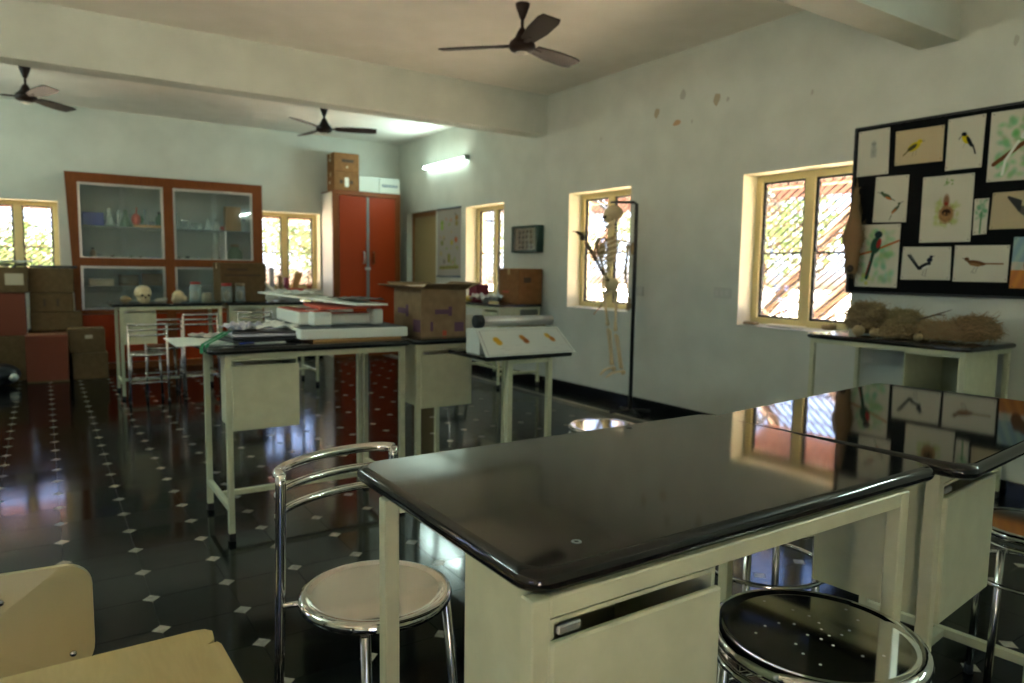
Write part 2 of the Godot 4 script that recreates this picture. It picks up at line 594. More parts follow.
func build_floor() -> void:
	var base := S()
	bx(base, Vector3(XL - TW, -0.15, ZB - TW), Vector3(XR + TW, -0.006, ZF + TW))
	var fl := obj("floor", base, "grout")
	struct(fl, "polished black tiled floor with small pale diamond inlays")
	var strip := S()
	bx(strip, Vector3(4.345, -0.006, ZB), Vector3(4.372, 0.0, ZF))
	obj("border_strip", strip, "strip_stone", fl)
	var bd := S()
	bx(bd, Vector3(4.374, -0.006, ZB), Vector3(XR, -0.0004, ZF))
	obj("border_stone", bd, "border_stone", fl)
	var x0 := 0.303
	var z0 := -2.7115
	var cut := 0.0335
	var g := 0.0011
	var hx := TX / 2
	var hz := TZ / 2
	var tile_poly := [Vector2(-hx + cut, hz - g), Vector2(hx - cut, hz - g), Vector2(hx - g, hz - cut), Vector2(hx - g, -hz + cut), Vector2(hx - cut, -hz + g), Vector2(-hx + cut, -hz + g), Vector2(-hx + g, -hz + cut), Vector2(-hx + g, hz - cut)]
	var ts := S()
	prism(ts, tile_poly, -0.006, 0.0)
	var tm := meshed(ts)
	var c2 := cut - 0.0016
	var ds := S()
	var dia := [Vector2(0, c2), Vector2(c2, 0), Vector2(0, -c2), Vector2(-c2, 0)]
	prism(ds, dia, -0.006, 0.0003)
	var dm := meshed(ds)
	# gather the cells, nearest in view first
	var cells := []
	var nodes := []
	var eye := Vector3(0, 1.3, 0)
	for i in range(-9, 16):
		for j in range(-18, 30):
			var cx := x0 + (i + 0.5) * TX
			var cz := z0 - (j + 0.5) * TZ
			if cx - hx < XL or cz + hz > ZF or cz - hz < ZB or cx + hx > 4.35:
				continue
			var px := view_pixel(Vector3(cx, 0, cz))
			var seen_it := px.z > 0.3 and px.x > -60 and px.x < 1084 and px.y < 760
			cells.append([(-1.0 / maxf(px.z, 0.1)) if seen_it else 1.0 + absf(px.z) * 0.01, cx, cz])
			var pn := view_pixel(Vector3(cx - hx, 0, cz - hz))
			var sn := pn.z > 0.3 and pn.x > -20 and pn.x < 1044 and pn.y < 700
			nodes.append([(-1.0 / maxf(pn.z, 0.1)) if sn else 1.0 + absf(pn.z) * 0.01, cx - hx, cz - hz])
	cells.sort_custom(func(a, b): return a[0] < b[0])
	nodes.sort_custom(func(a, b): return a[0] < b[0])
	var rest := [S(), S(), S()]
	for k in cells.size():
		var c = cells[k]
		var mi := rng.randi() % 3
		if k < 300:
			inst("floor_tile", tm, "tile_%d" % mi, fl, Vector3(c[1], 0, c[2]))
		else:
			var poly := []
			for v in tile_poly:
				poly.append(Vector2(v.x + c[1], v.y + c[2]))
			prism(rest[mi], poly, -0.006, 0.0)
	for mi in 3:
		var o := obj("far_tiles", rest[mi], "tile_%d" % mi, fl)
		o.set_meta("kind", "stuff")
	var rd := S()
	for k in nodes.size():
		var c = nodes[k]
		if k < 300:
			inst("diamond_inlay", dm, "inlay", fl, Vector3(c[1], 0, c[2]))
		else:
			var poly := []
			for v in dia:
				poly.append(Vector2(v.x + c[1], v.y + c[2]))
			prism(rd, poly, -0.006, 0.0003)
	var o2 := obj("far_inlays", rd, "inlay", fl)
	o2.set_meta("kind", "stuff")

func view_pixel(p: Vector3) -> Vector3:
	# where a point lies in the photograph's frame and how deep; only used to choose which tiles are parts
	var c := Transform3D(CAM_BASIS, CAM_POS).affine_inverse() * p
	return Vector3(512.0 + FPX * c.x / -c.z, 341.5 - FPX * c.y / -c.z, -c.z)

const CAM_POS := Vector3(0, 1.3, 0)
const FPX := 709.7
var CAM_BASIS := Basis(Vector3.UP, -0.5841) * Basis(Vector3.RIGHT, -0.1002) * Basis(Vector3(0, 0, 1), 0.0151)

func build_shell() -> void:
	build_floor()
	var c := S()
	bx(c, Vector3(XL - TW, HC, ZB - TW), Vector3(XR + TW, HC + 0.15, ZF + TW))
	struct(obj("ceiling", c, "ceiling_paint"), "off-white painted ceiling")
	wall_with_holes("wall_right", true, XR, 1.0, ZB - TW, ZF + TW, [[-8.32, -7.38, 0.93, 2.13], [-6.1, -5.13, 0.9, 2.125], [-3.83, -2.85, 0.87, 2.095], [-10.15, -9.18, 0.0, 2.145]], "wall_paint", "pale grey-green plastered wall with windows and bird display board")
	wall_with_holes("wall_back", false, ZB, -1.0, XL, XR, [[-0.64, 0.2, 0.95, 2.06], [2.52, 3.47, 0.95, 2.085]], "back_paint", "pale plastered wall behind the glass cabinet")
	wall_with_holes("wall_left", true, XL, -1.0, ZB - TW, ZF + TW, [[-4.4, -3.5, 0.87, 2.1], [0.2, 1.2, 0.87, 2.1]], "wall_paint", "plastered wall on the other side of the room")
	wall_with_holes("wall_front", false, ZF, 1.0, XL, XR, [[-1.6, -0.9, 0.0, 2.15]], "wall_paint", "plastered wall at the near end of the room")
	var b1 := S()
	bx(b1, Vector3(XL, 2.79, -6.735), Vector3(XR, HC, -6.51))
	struct(obj("trim_1", b1, "wall_paint"), "ceiling beam crossing the middle of the room")
	var b2 := S()
	bx(b2, Vector3(XL, 2.735, -2.50), Vector3(XR, HC, -2.265))
	struct(obj("trim_2", b2, "wall_paint"), "ceiling beam above the bird display board")
	# black skirting
	var sk := S()
	bx(sk, Vector3(XR - 0.014, 0, -9.18), Vector3(XR, 0.1, ZF))
	bx(sk, Vector3(XR - 0.014, 0, ZB), Vector3(XR, 0.1, -10.15))
	struct(obj("baseboard_right", sk, "border_stone"))
	var sk2 := S()
	bx(sk2, Vector3(XL, 0, ZB), Vector3(XR - 0.014, 0.1, ZB + 0.014))
	struct(obj("baseboard_back", sk2, "border_stone"))
	var sk3 := S()
	bx(sk3, Vector3(XL, 0, ZB + 0.014), Vector3(XL + 0.014, 0.1, ZF))
	struct(obj("baseboard_left", sk3, "border_stone"))
	# windows
	window(1, true, XR, 1.0, -8.32, -7.38, 0.93, 2.13, "yellow framed louvre window above the table with the carton, beside the chart")
	window(2, true, XR, 1.0, -6.1, -5.13, 0.9, 2.125, "yellow framed louvre window behind the hanging skeleton")
	window(3, true, XR, 1.0, -3.83, -2.85, 0.87, 2.095, "yellow framed louvre window beside the bird display board")
	window(4, false, ZB, -1.0, -0.64, 0.2, 0.95, 2.06, "yellow framed louvre window above the stacked cardboard boxes")
	window(5, false, ZB, -1.0, 2.52, 3.47, 0.95, 2.085, "yellow framed louvre window between glass cabinet and red wardrobe")
	window(6, true, XL, -1.0, 0.2, 1.2, 0.87, 2.1, "louvre window in the left wall near the end")
	window(7, true, XL, -1.0, -4.4, -3.5, 0.87, 2.1, "louvre window in the left wall of the middle bay")
	awning(true, XL, -1.0, -4.4, -3.5, 2.17, "unseen red clay tiled awning added to shade the left wall window of the middle bay")  # added out of view to stop sun patches on the floor
	awning(true, XR, 1.0, -8.32, -7.38, 1.98, "red clay tiled awning outside the window by the chart")
	awning(true, XR, 1.0, -6.1, -5.13, 1.97, "red clay tiled awning outside the window behind the skeleton")
	awning(true, XR, 1.0, -3.83, -2.85, 1.945, "red clay tiled awning outside the window by the bird board")
	awning(false, ZB, -1.0, -0.64, 0.2, 1.96, "red clay tiled awning outside the window above the stacked boxes")
	awning(false, ZB, -1.0, 2.52, 3.47, 1.98, "red clay tiled awning outside the window by the wardrobe")
	awning(true, XL, -1.0, 0.2, 1.2, 2.17, "unseen red clay tiled awning added to shade the window near the end of the left wall")  # out of view, added to block direct sun at this window
	awning(false, ZF, 1.0, -1.6, -0.9, 2.2, "unseen red clay tiled awning added to keep sun out of the open doorway of the near end wall")  # added unseen so that no sun falls through the doorway
	# door in its recess
	var d := Node3D.new()
	put(d, "door_1", self)
	struct(d, "tan panelled door set back in the wall beside the chart")
	boxpart("door_leaf", Vector3(XR + 0.11, 0.0, -10.10), Vector3(XR + 0.15, 2.08, -9.23), "door_tan", d)
	var df := S()
	bx(df, Vector3(XR + 0.09, 0, -10.15), Vector3(XR + 0.17, 2.145, -10.10))
	bx(df, Vector3(XR + 0.09, 0, -9.23), Vector3(XR + 0.17, 2.145, -9.18))
	bx(df, Vector3(XR + 0.09, 2.08, -10.10), Vector3(XR + 0.17, 2.145, -9.23))
	obj("door_frame", df, "door_wood", d)
	var kb := S(true)
	ball(kb, Vector3(XR + 0.08, 1.0, -9.32), Vector3(0.03, 0.03, 0.03))
	obj("door_knob", kb, "chrome_worn", d)
	# marks on the wall
	var wr := get_node("wall_right")
	for e in [[-4.827, 2.743, 0.032, 0.045, "stain"], [-4.135, 2.738, 0.035, 0.05, "stain"], [-4.516, 2.843, 0.03, 0.045, "stain_grey"], [-4.575, 2.614, 0.05, 0.024, "stain_rust"], [-4.02, 2.716, 0.015, 0.02, "stain_grey"], [-4.4, 2.6, 0.012, 0.016, "stain_grey"], [-5.6, 2.62, 0.01, 0.02, "stain_grey"], [-3.25, 2.62, 0.012, 0.02, "stain_grey"], [-1.95, 2.66, 0.015, 0.03, "stain_grey"]]:
		var st := S()
		var n := 14
		for k in n:
			var t0 := TAU * k / n
			var t1 := TAU * (k + 1) / n
			var f := func(t) -> Vector3: return Vector3(XR - 0.0012, e[1] + sin(t) * e[3] * (1.0 + 0.18 * sin(t * 3.0 + e[0] * 9.0)), e[0] + cos(t) * e[2] * (1.0 + 0.2 * sin(t * 2.0 + e[1] * 7.0)))
			trig(st, Vector3(XR - 0.0012, e[1], e[0]), f.call(t1), f.call(t0))
		obj("plaster_mark", st, e[4], wr)
	for e in [[-3.983, 1.137], [-5.012, 1.12]]:
		var so := thing("wall_socket", "white wall socket plate between the two windows" if e[0] > -4.5 else "white wall socket plate beside the black stand pole", "socket", Vector3(XR, e[1], e[0]))
		boxpart("plate", Vector3(-0.012, -0.045, -0.09), Vector3(0, 0.045, 0.09), "plate_white", so, 0.004)
		var sw := S()
		for k in 3:
			bx(sw, Vector3(-0.016, -0.02, -0.065 + k * 0.05), Vector3(-0.011, 0.02, -0.04 + k * 0.05))
		obj("rocker", sw, "batten", so).set_meta("kind", "stuff")

func tree(at: Vector3, h: float, r: float, label: String, sd: int, leafmat := "leaf") -> void:
	var t := thing("tree", label, "tree", at, 0.0, "trees outside the windows")
	var g := RandomNumberGenerator.new()
	g.seed = sd
	var tr := S(true)
	var lean := Vector3(g.randf_range(-0.5, 0.5), 0, g.randf_range(-0.5, 0.5))
	var top := Vector3(0, h * 0.6, 0) + lean
	tube(tr, [Vector3(0, -0.3, 0), Vector3(0, h * 0.2, 0) + lean * 0.15, Vector3(0, h * 0.4, 0) + lean * 0.6, top], [0.16, 0.13, 0.11, 0.07], 8)
	for k in 5:
		var a := g.randf() * TAU
		tube(tr, [top - Vector3(0, 0.3 * k * 0.4, 0), top + Vector3(cos(a), 0.5, sin(a)) * r * 0.7], [0.06, 0.02], 6)
	obj("trunk", tr, "bark", t)
	var lf := S()
	for k in 1500:
		var v := Vector3(g.randfn(), g.randfn() * 0.7, g.randfn())
		v = v.normalized() * r * pow(g.randf(), 0.45)
		v.y *= 0.75
		var c := Vector3(0, h * 0.72, 0) + lean + v
		var a := Vector3(g.randfn(), g.randfn(), g.randfn()).normalized() * 0.12
		var b := a.cross(Vector3(g.randfn(), g.randfn(), g.randfn())).normalized() * 0.06
		quad(lf, c - a, c + b, c + a, c - b)
	var f := obj("foliage", lf, leafmat, t)
	f.set_meta("kind", "stuff")

func build_outdoors() -> void:
	var g := S()
	bx(g, Vector3(-60, -0.6, -70), Vector3(70, -0.4, 60))
	struct(obj("ground", g, "earth"), "sunlit bare earth outside")
	var spots := [[14.5, -3.0, 3.6, 1.7], [15.5, -7.2, 4.2, 1.9], [14.8, -11.5, 3.8, 1.8], [15.6, -15.8, 4.4, 2.0], [14.4, -20.0, 3.8, 1.8], [11.2, -22.5, 4.2, 1.9], [7.2, -23.0, 3.8, 1.8], [3.8, -23.4, 2.6, 1.2], [-0.8, -24.2, 2.6, 1.3], [-4.6, -22.6, 3.8, 1.8]]
	var says := ["low leafy tree outside past the bird board", "leafy tree outside the window by the bird board", "leafy tree behind the palms outside the skeleton window", "taller leafy tree outside the skeleton window", "leafy tree outside the window by the chart", "leafy tree at the far corner of the yard", "leafy tree in the yard behind the wardrobe", "leafy tree outside the window by the wardrobe", "leafy tree outside the window above the stacked boxes", "low leafy tree at the end of the back yard"]
	for k in spots.size():
		tree(Vector3(spots[k][0], -0.4, spots[k][1]), spots[k][2], spots[k][3], says[k], 3 + k)
	# dry leaning palm stems outside the right-hand windows
	for e in [[7.6, -8.3, 1.35], [7.9, -7.2, 1.3], [7.4, -6.3, 1.45], [8.2, -9.3, 1.3], [7.7, -11.4, 1.4], [8.6, -10.4, 1.35], [8.0, -12.6, 1.3], [7.8, -13.6, 1.4], [7.5, -5.3, 1.4]]:
		var p := thing("dry_palm", "dry brown leaning palm trunk in the clump outside the right-hand windows", "palm", Vector3(e[0], -0.4, e[1]), 0.0, "leaning palms outside")
		var st := S(true)
		tube(st, [Vector3.ZERO, Vector3(0.1, 1.3, 1.0 * e[2]), Vector3(0.2, 2.9, 2.0 * e[2])], [0.09, 0.075, 0.06], 8)
		obj("stalk", st, "dry_leaf", p)
		var lv := S()
		for k in 14:
			var c := Vector3(0.05, 0.2 + 0.18 * k, (0.2 + 0.18 * k) * 0.72 * e[2])
			var tip := c + Vector3(0.1 * sin(k * 2.1), 0.35, 0.55 + 0.1 * cos(k * 1.7))
			quad(lv, c, c + Vector3(0, 0.04, 0.03), tip, tip - Vector3(0, 0.05, 0))
		var lo := obj("strips", lv, "dry_leaf", p)
		lo.set_meta("kind", "stuff")

# ---------------------------------------------------------------- furniture
const TOP := 0.925

func lab_table(label: String, at: Vector3, turn: float, w: float, d: float, inset: Array, box: Dictionary, topmat := "black_top", top_y := TOP, called := "lab_table") -> Node3D:
	# inset: leg centres from the left, right, front and back edge of the top. local front is +z
	var t := thing(called, label, "table", at, turn, "lab tables" if called == "lab_table" else "")
	var st := S(true)
	var r := 0.016
	var prof := []
	for k in 9:
		var a := -PI / 2 + PI * k / 8.0
		prof.append([r - r * cos(a), top_y - r + r * sin(a)])
	slab(st, round_rect(w, d, 0.04), prof)
	obj("table_top", st, topmat, t)
	var x0: float = -w / 2 + inset[0]
	var x1: float = w / 2 - inset[1]
	var z1: float = d / 2 - inset[2]
	var z0: float = -d / 2 + inset[3]
	var h := 0.014
	var leg_top := top_y - 0.032
	var ls := S()
	rbx(ls, Vector3(-h, 0.03, -h), Vector3(h, leg_top, h), 0.002)
	var lm := meshed(ls)
	var fs := S()
	rbx(fs, Vector3(-h - 0.002, 0.0, -h - 0.002), Vector3(h + 0.002, 0.04, h + 0.002), 0.003)
	var fm := meshed(fs)
	for p in [[x0, z1], [x1, z1], [x0, z0], [x1, z0]]:
		var l := inst("leg", lm, "cream_steel", t, Vector3(p[0], 0, p[1]))
		inst("rubber_foot", fm, "rubber", l)
	for z in [z0, z1]:
		boxpart("apron", Vector3(x0 + h, leg_top - 0.028, z - h + 0.001), Vector3(x1 - h, leg_top, z + h - 0.001), "cream_steel", t, 0.002)
	for x in ([x0, x1] if not box.get("no_side", false) else []):
		boxpart("apron", Vector3(x - h + 0.001, leg_top - 0.028, z0 + h), Vector3(x + h - 0.001, leg_top, z1 - h), "cream_steel", t, 0.002)
	var sy := 0.155
	for x in ([x0, x1] if not box.get("no_rails", false) else []):
		boxpart("stretcher", Vector3(x - h + 0.002, sy - h, z0 + h), Vector3(x + h - 0.002, sy + h, z1 - h), "cream_steel", t, 0.002)
	var zm := (z0 + z1) / 2
	if not box.get("no_rails", false):
		boxpart("stretcher", Vector3(x0 + h, sy - h + 0.001, zm - h), Vector3(x1 - h, sy + h - 0.001, zm + h), "cream_steel", t, 0.002)
	if box.size():
		# a drawer box hung between the legs: x from, to; y from; depth; side (front or left/right end)
		var b0: float = x0 + h + 0.001 if box.side < 0 else x1 - h - 0.001 - box.w
		var b1: float = b0 + box.w
		var yt := leg_top - 0.03
		var yb: float = box.y
		var zf := z1 + h - 0.003
		var zb: float = zf - box.d
		var sh := S()
		var th := 0.006
		for e in [b0, b1 - th]:
			bx(sh, Vector3(e, yb, zb), Vector3(e + th, leg_top, z1 - h))
			bx(sh, Vector3(e, yb, z1 - h), Vector3(e + th, yt, zf))
		bx(sh, Vector3(b0 + th, yb, zb), Vector3(b1 - th, yb + th, zf))
		bx(sh, Vector3(b0 + th, yb + th, zb), Vector3(b1 - th, yt - th, zb + th))
		bx(sh, Vector3(b0 + th, yt - th, zb), Vector3(b1 - th, yt, zf))
		var body := obj("drawer_box", sh, "cream_steel", t)
		if not box.get("open", false):
			boxpart("drawer_front", Vector3(b0 - 0.004, yb - 0.004, zf), Vector3(b1 + 0.004, yt - 0.026, zf + 0.012), "cream_steel", body, 0.003)
			boxpart("catch", Vector3(b0 + 0.012, yt - 0.024, zf - 0.006), Vector3(b0 + 0.05, yt - 0.012, zf + 0.002), "aluminium", body, 0.002)
	return t

func disc_seat(st: SurfaceTool, r: float, y: float) -> void:
	lathe(st, [[0.0, y - 0.03], [r - 0.03, y - 0.03], [r - 0.012, y - 0.028], [r - 0.002, y - 0.02], [r, y - 0.012], [r - 0.003, y - 0.003], [r - 0.012, y + 0.001], [r - 0.02, y - 0.001], [r - 0.027, y - 0.003], [r - 0.031, y - 0.003], [0.0, y - 0.003]], Vector3.ZERO, 48)

func arc_pts(c: Vector3, r: float, a0: float, a1: float, n: int) -> Array:
	var out := []
	for k in n + 1:
		var a := lerpf(a0, a1, float(k) / n)
		out.append(c + Vector3(cos(a) * r, 0, sin(a) * r))
	return out

func round_stool(label: String, at: Vector3, turn: float, h: float, r: float, holes := false) -> Node3D:
	var t := thing("round_stool", label, "stool", at, turn, "chrome stools")
	var st := S(true)
	disc_seat(st, r, h)
	var seat := obj("seat", st, "chrome", t)
	if holes:
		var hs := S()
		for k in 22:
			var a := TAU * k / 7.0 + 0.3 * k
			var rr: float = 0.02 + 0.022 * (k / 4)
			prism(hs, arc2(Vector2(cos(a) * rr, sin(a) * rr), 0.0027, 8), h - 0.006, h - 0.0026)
		obj("bright_hole_dots", hs, "paper", seat).set_meta("kind", "stuff")  # white discs painted on as bright floor seen through the holes
	var rim := S(true)
	tube(rim, arc_pts(Vector3(0, h - 0.045, 0), r - 0.008, 0, TAU * 31 / 32, 31), 0.008, 8, true)
	obj("seat_ring", rim, "chrome", t)
	for k in 4:
		var a := PI / 4 + PI / 2 * k
		var l := S(true)
		tube(l, [Vector3(cos(a) * (r - 0.02), h - 0.04, sin(a) * (r - 0.02)), Vector3(cos(a) * (r - 0.005), 0.02, sin(a) * (r - 0.005))], 0.011, 10)
		obj("leg", l, "chrome_worn", t)
		var f := S(true)
		tube(f, [Vector3(cos(a) * (r - 0.005), 0.0, sin(a) * (r - 0.005)), Vector3(cos(a) * (r - 0.005), 0.03, sin(a) * (r - 0.005))], 0.014, 10)
		obj("rubber_foot", f, "rubber", t)
	var ring := S(true)
	tube(ring, arc_pts(Vector3(0, h * 0.72, 0), r + 0.012, 0, TAU * 31 / 32, 31), 0.007, 8, true)
	obj("foot_ring", ring, "chrome", t)
	return t

func arc2(c: Vector2, r: float, n: int) -> Array:
	var out := []
	for k in n:
		var a := -TAU * k / n
		out.append(c + Vector2(cos(a), sin(a)) * r)
	return out

func back_stool(label: String, at: Vector3, turn: float, h := 0.573, group := "chrome chairs with barred backs") -> Node3D:
	# local front is +z, the back rest stands at -z
	var t := thing("chrome_chair", label, "chair", at, turn, group)
	var r := 0.17
	var hw := 0.163
	var zb := -0.116
	var bt := h + 0.276
	var st := S(true)
	disc_seat(st, r, h)
	obj("seat", st, "chrome", t)
	for s in [-1, 1]:
		var u := S(true)
		tube(u, [Vector3(s * hw, 0.02, zb - 0.05), Vector3(s * hw, h - 0.1, zb - 0.012), Vector3(s * hw, bt - 0.02, zb), Vector3(s * hw, bt, zb)], 0.0115, 10)
		obj("back_leg", u, "chrome", t)
		var fl := S(true)
		tube(fl, [Vector3(s * 0.12, h - 0.03, 0.1), Vector3(s * 0.145, 0.02, 0.15)], 0.0115, 10)
		obj("leg", fl, "chrome_worn", t)
		var br := S(true)
		tube(br, [Vector3(s * hw, h - 0.015, zb), Vector3(s * 0.1, h - 0.018, zb + 0.03)], 0.007, 8)
		obj("bracket", br, "chrome", t)
		var sr := S(true)
		tube(sr, [Vector3(s * hw, 0.24, zb - 0.036), Vector3(s * 0.138, 0.24, 0.13)], 0.008, 8)
		obj("rung", sr, "chrome", t)
		for z in [zb - 0.05, 0.15]:
			var f := S(true)
			var fx: float = s * (hw if z < 0 else 0.145)
			tube(f, [Vector3(fx, 0.0, z), Vector3(fx, 0.03, z)], 0.014, 8)
			obj("rubber_foot", f, "rubber", t)
	for k in 3:
		var y := bt - 0.002 - k * 0.048
		var b := S(true)
		var pts := []
		for i in 17:
			var a := PI * (i / 16.0)
			pts.append(Vector3(-hw * cos(a), y, zb - 0.075 * sin(a)))
		tube(b, pts, 0.0095 if k else 0.0115, 10)
		obj("back_bar", b, "chrome", t)
	for z in [0.138, zb - 0.04]:
		var fr := S(true)
		tube(fr, [Vector3(-0.15, 0.2, z), Vector3(0.15, 0.2, z)], 0.008, 8)
		obj("rung", fr, "chrome", t)
	return t

func carton(called: String, label: String, at: Vector3, size: Vector3, turn: float, m: String, marks: Array = [], group := "", open := false) -> Node3D:
	# at: middle of the base. marks: [face, u0, u1, v0, v1, material] as fractions of the face
	var t := thing(called, label, "box", at, turn, group)
	var h := size / 2
	var st := S()
	var th := 0.005
	if open:
		bx(st, Vector3(-h.x, 0, -h.z), Vector3(h.x, th, h.z))
		bx(st, Vector3(-h.x, th, h.z - th), Vector3(h.x, size.y, h.z))
		bx(st, Vector3(-h.x, th, -h.z), Vector3(h.x, size.y, -h.z + th))
		bx(st, Vector3(-h.x, th, -h.z + th), Vector3(-h.x + th, size.y, h.z - th))
		bx(st, Vector3(h.x - th, th, -h.z + th), Vector3(h.x, size.y, h.z - th))
		obj("carton_body", st, m, t)
		for e in [[Vector3(0, size.y, h.z), Vector3(1, 0, 0), Vector3(0, 0.03, 0.07), h.x], [Vector3(-h.x, size.y, 0), Vector3(0, 0, 1), Vector3(-0.1, 0.02, 0), h.z], [Vector3(0, size.y, -h.z), Vector3(-1, 0, 0), Vector3(0, 0.03, -0.1), h.x], [Vector3(h.x, size.y, 0), Vector3(0, 0, -1), Vector3(0.1, 0.035, 0), h.z]]:
			var f := S()
			var c: Vector3 = e[0]
			var u: Vector3 = e[1] * e[3]
			var o: Vector3 = e[2]
			var n := Vector3(0, th, 0)
			hexa(f, [c - u + o, c + u + o, c + u, c - u, c - u + o + n, c + u + o + n, c + u + n, c - u + n])
			obj("flap", f, m, t)
	else:
		rbx(st, Vector3(-h.x, 0, -h.z), Vector3(h.x, size.y, h.z), 0.006)
		obj("carton_body", st, m, t)
		var tp := S()
		bx(tp, Vector3(-h.x + 0.01, size.y, -0.025), Vector3(h.x - 0.01, size.y + 0.001, 0.025))
		bx(tp, Vector3(-h.x - 0.0008, size.y - 0.07, -0.025), Vector3(-h.x, size.y - 0.006, 0.025))
		bx(tp, Vector3(h.x, size.y - 0.07, -0.025), Vector3(h.x + 0.0008, size.y - 0.006, 0.025))
		obj("tape", tp, "tape", t)
	for k in marks:
		var q := S()
		var y0: float = size.y * k[3]
		var y1: float = size.y * k[4]
		if k[0] == "front":
			bx(q, Vector3(-h.x + size.x * k[1], y0, h.z), Vector3(-h.x + size.x * k[2], y1, h.z + 0.0008))
		elif k[0] == "left":
			bx(q, Vector3(-h.x - 0.0008, y0, -h.z + size.z * k[1]), Vector3(-h.x, y1, -h.z + size.z * k[2]))
		else:
			bx(q, Vector3(h.x, y0, -h.z + size.z * k[1]), Vector3(h.x + 0.0008, y1, -h.z + size.z * k[2]))
		obj("printed_mark", q, k[5], t)
	return t

func build_tables() -> void:
	var box := {"side": -1, "w": 0.305, "y": 0.545, "d": 0.25}
	lab_table("dusty black topped lab table with the pierced chrome stool at its front", Vector3(0.985, 0, -0.985), 0.0, 1.005, 0.61, [0.017, 0.138, 0.013, 0.145], {"side": -1, "w": 0.305, "y": 0.545, "d": 0.215, "no_side": true}, "dusty_top")
	lab_table("glossy black topped lab table mirroring the bird pictures", Vector3(1.988, 0, -1.002), 0.109, 1.02, 0.625, [0.05, 0.1, 0.085, 0.05], {"side": -1, "w": 0.3, "y": 0.56, "d": 0.27})
	lab_table("lab table carrying the white foam model and black folders", Vector3(1.115, 0, -3.72), 0.0, 1.01, 0.64, [0.09, 0.044, 0.045, 0.08], {"side": -1, "w": 0.305, "y": 0.535, "d": 0.25})
	lab_table("lab table carrying the open carton with purple print", Vector3(1.95, 0, -3.90), 0.0, 0.64, 1.0, [0.04, 0.04, 0.045, 0.1], {"side": -1, "w": 0.305, "y": 0.55, "d": 0.25, "no_rails": true})
	lab_table("lab table in front of the glass cabinet carrying the skulls", Vector3(1.03, 0, -7.97), 0.0, 1.0, 0.64, [0.08, 0.03, 0.02, 0.08], {"side": -1, "w": 0.28, "y": 0.54, "d": 0.25})
	lab_table("lab table carrying the brown carton and papers before the wardrobe window", Vector3(2.075, 0, -7.97), 0.0, 1.01, 0.64, [0.03, 0.08, 0.03, 0.08], {"side": -1, "w": 0.3, "y": 0.54, "d": 0.25})
	lab_table("lab table against the wall under the window by the chart", Vector3(4.41, 0, -7.0), -PI / 2, 1.02, 0.6, [0.05, 0.04, 0.03, 0.04], {"side": 1, "w": 0.3, "y": 0.54, "d": 0.3})
	lab_table("lab table against the wall under the bird board carrying the nests", Vector3(4.415, 0, -2.29), -PI / 2, 0.985, 0.6, [0.04, 0.04, 0.04, 0.04], {"side": 1, "w": 0.3, "y": 0.5, "d": 0.45, "open": true})
	# low stand with the anatomy chart
	var st := thing("small_table", "low black topped flap stand under the white printed chart sheet", "table", Vector3(2.075, 0, -3.15))
	var tp := S()
	rbx(tp, Vector3(-0.275, 0.85, -0.2), Vector3(0.265, 0.87, 0.2), 0.006)
	obj("table_top", tp, "black_top", st)
	for p in [[-0.12, 0.17], [0.13, 0.17]]:
		boxpart("leg", Vector3(p[0] - 0.014, 0, p[1] - 0.014), Vector3(p[0] + 0.014, 0.85, p[1] + 0.014), "cream_steel", st, 0.002)
	boxpart("apron", Vector3(-0.106, 0.825, 0.16), Vector3(0.116, 0.85, 0.18), "cream_steel", st, 0.002)
	# stools and chairs
	back_stool("chrome chair with curved bars behind the corner of the dusty lab table", Vector3(0.598, 0, -1.445), 0.343, 0.582)
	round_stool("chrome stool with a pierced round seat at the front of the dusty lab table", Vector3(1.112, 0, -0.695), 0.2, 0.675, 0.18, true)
	round_stool("chrome stool tucked under the table that mirrors the bird pictures", Vector3(1.735, 0, -1.27), 1.15, 0.635, 0.165)
	round_stool("chrome stool with a shiny seat standing between the dusty table and the skeleton", Vector3(2.12, 0, -2.43), 0.1, 0.6, 0.165)
	round_stool("chrome stool under the far end of the table that mirrors the bird pictures", Vector3(2.47, 0, -0.86), 0.6, 0.56, 0.165)
	back_stool("chrome chair with its barred back before the drawer of the skull table", Vector3(0.80, 0, -7.52), PI, 0.47)
	back_stool("chrome chair under the skull table next to the drawer", Vector3(0.98, 0, -7.86), PI, 0.49)
	back_stool("chrome chair pushed under the free end of the skull table", Vector3(1.29, 0, -7.74), PI + 0.1, 0.54)
	back_stool("chrome chair before the table with the brown carton", Vector3(1.80, 0, -7.62), PI, 0.56)
	back_stool("chrome chair beside the table under the window by the chart", Vector3(4.02, 0, -7.35), PI / 2, 0.5)
	# laminate desk and its chair
	var dk := thing("school_desk", "pale wood laminate desk with a chipped corner", "desk", Vector3(-0.16, 0, -0.84))
	var ds := S()
	var poly := [Vector2(-0.36, 0.27), Vector2(0.372, 0.27), Vector2(0.356, -0.215), Vector2(0.352, -0.225), Vector2(0.338, -0.222), Vector2(0.35, -0.236), Vector2(0.352, -0.262), Vector2(0.343, -0.273), Vector2(0.33, -0.276), Vector2(-0.36, -0.274)]
	desk_top(ds, poly, 0.728, 0.75)
	obj("desk_top", ds, "laminate", dk)
	for p in [[-0.32, 0.23], [0.31, 0.23], [-0.32, -0.23], [0.31, -0.23]]:
		var l := S(true)
		tube(l, [Vector3(p[0], 0.0, p[1]), Vector3(p[0], 0.728, p[1])], 0.0125, 10)
		obj("leg", l, "black_paint", dk)
	var rl := S(true)
	tube(rl, [Vector3(-0.32, 0.69, 0.23), Vector3(0.31, 0.69, 0.23), Vector3(0.31, 0.69, -0.23), Vector3(-0.32, 0.69, -0.23)], 0.011, 8, true)
	obj("rail", rl, "black_paint", dk)
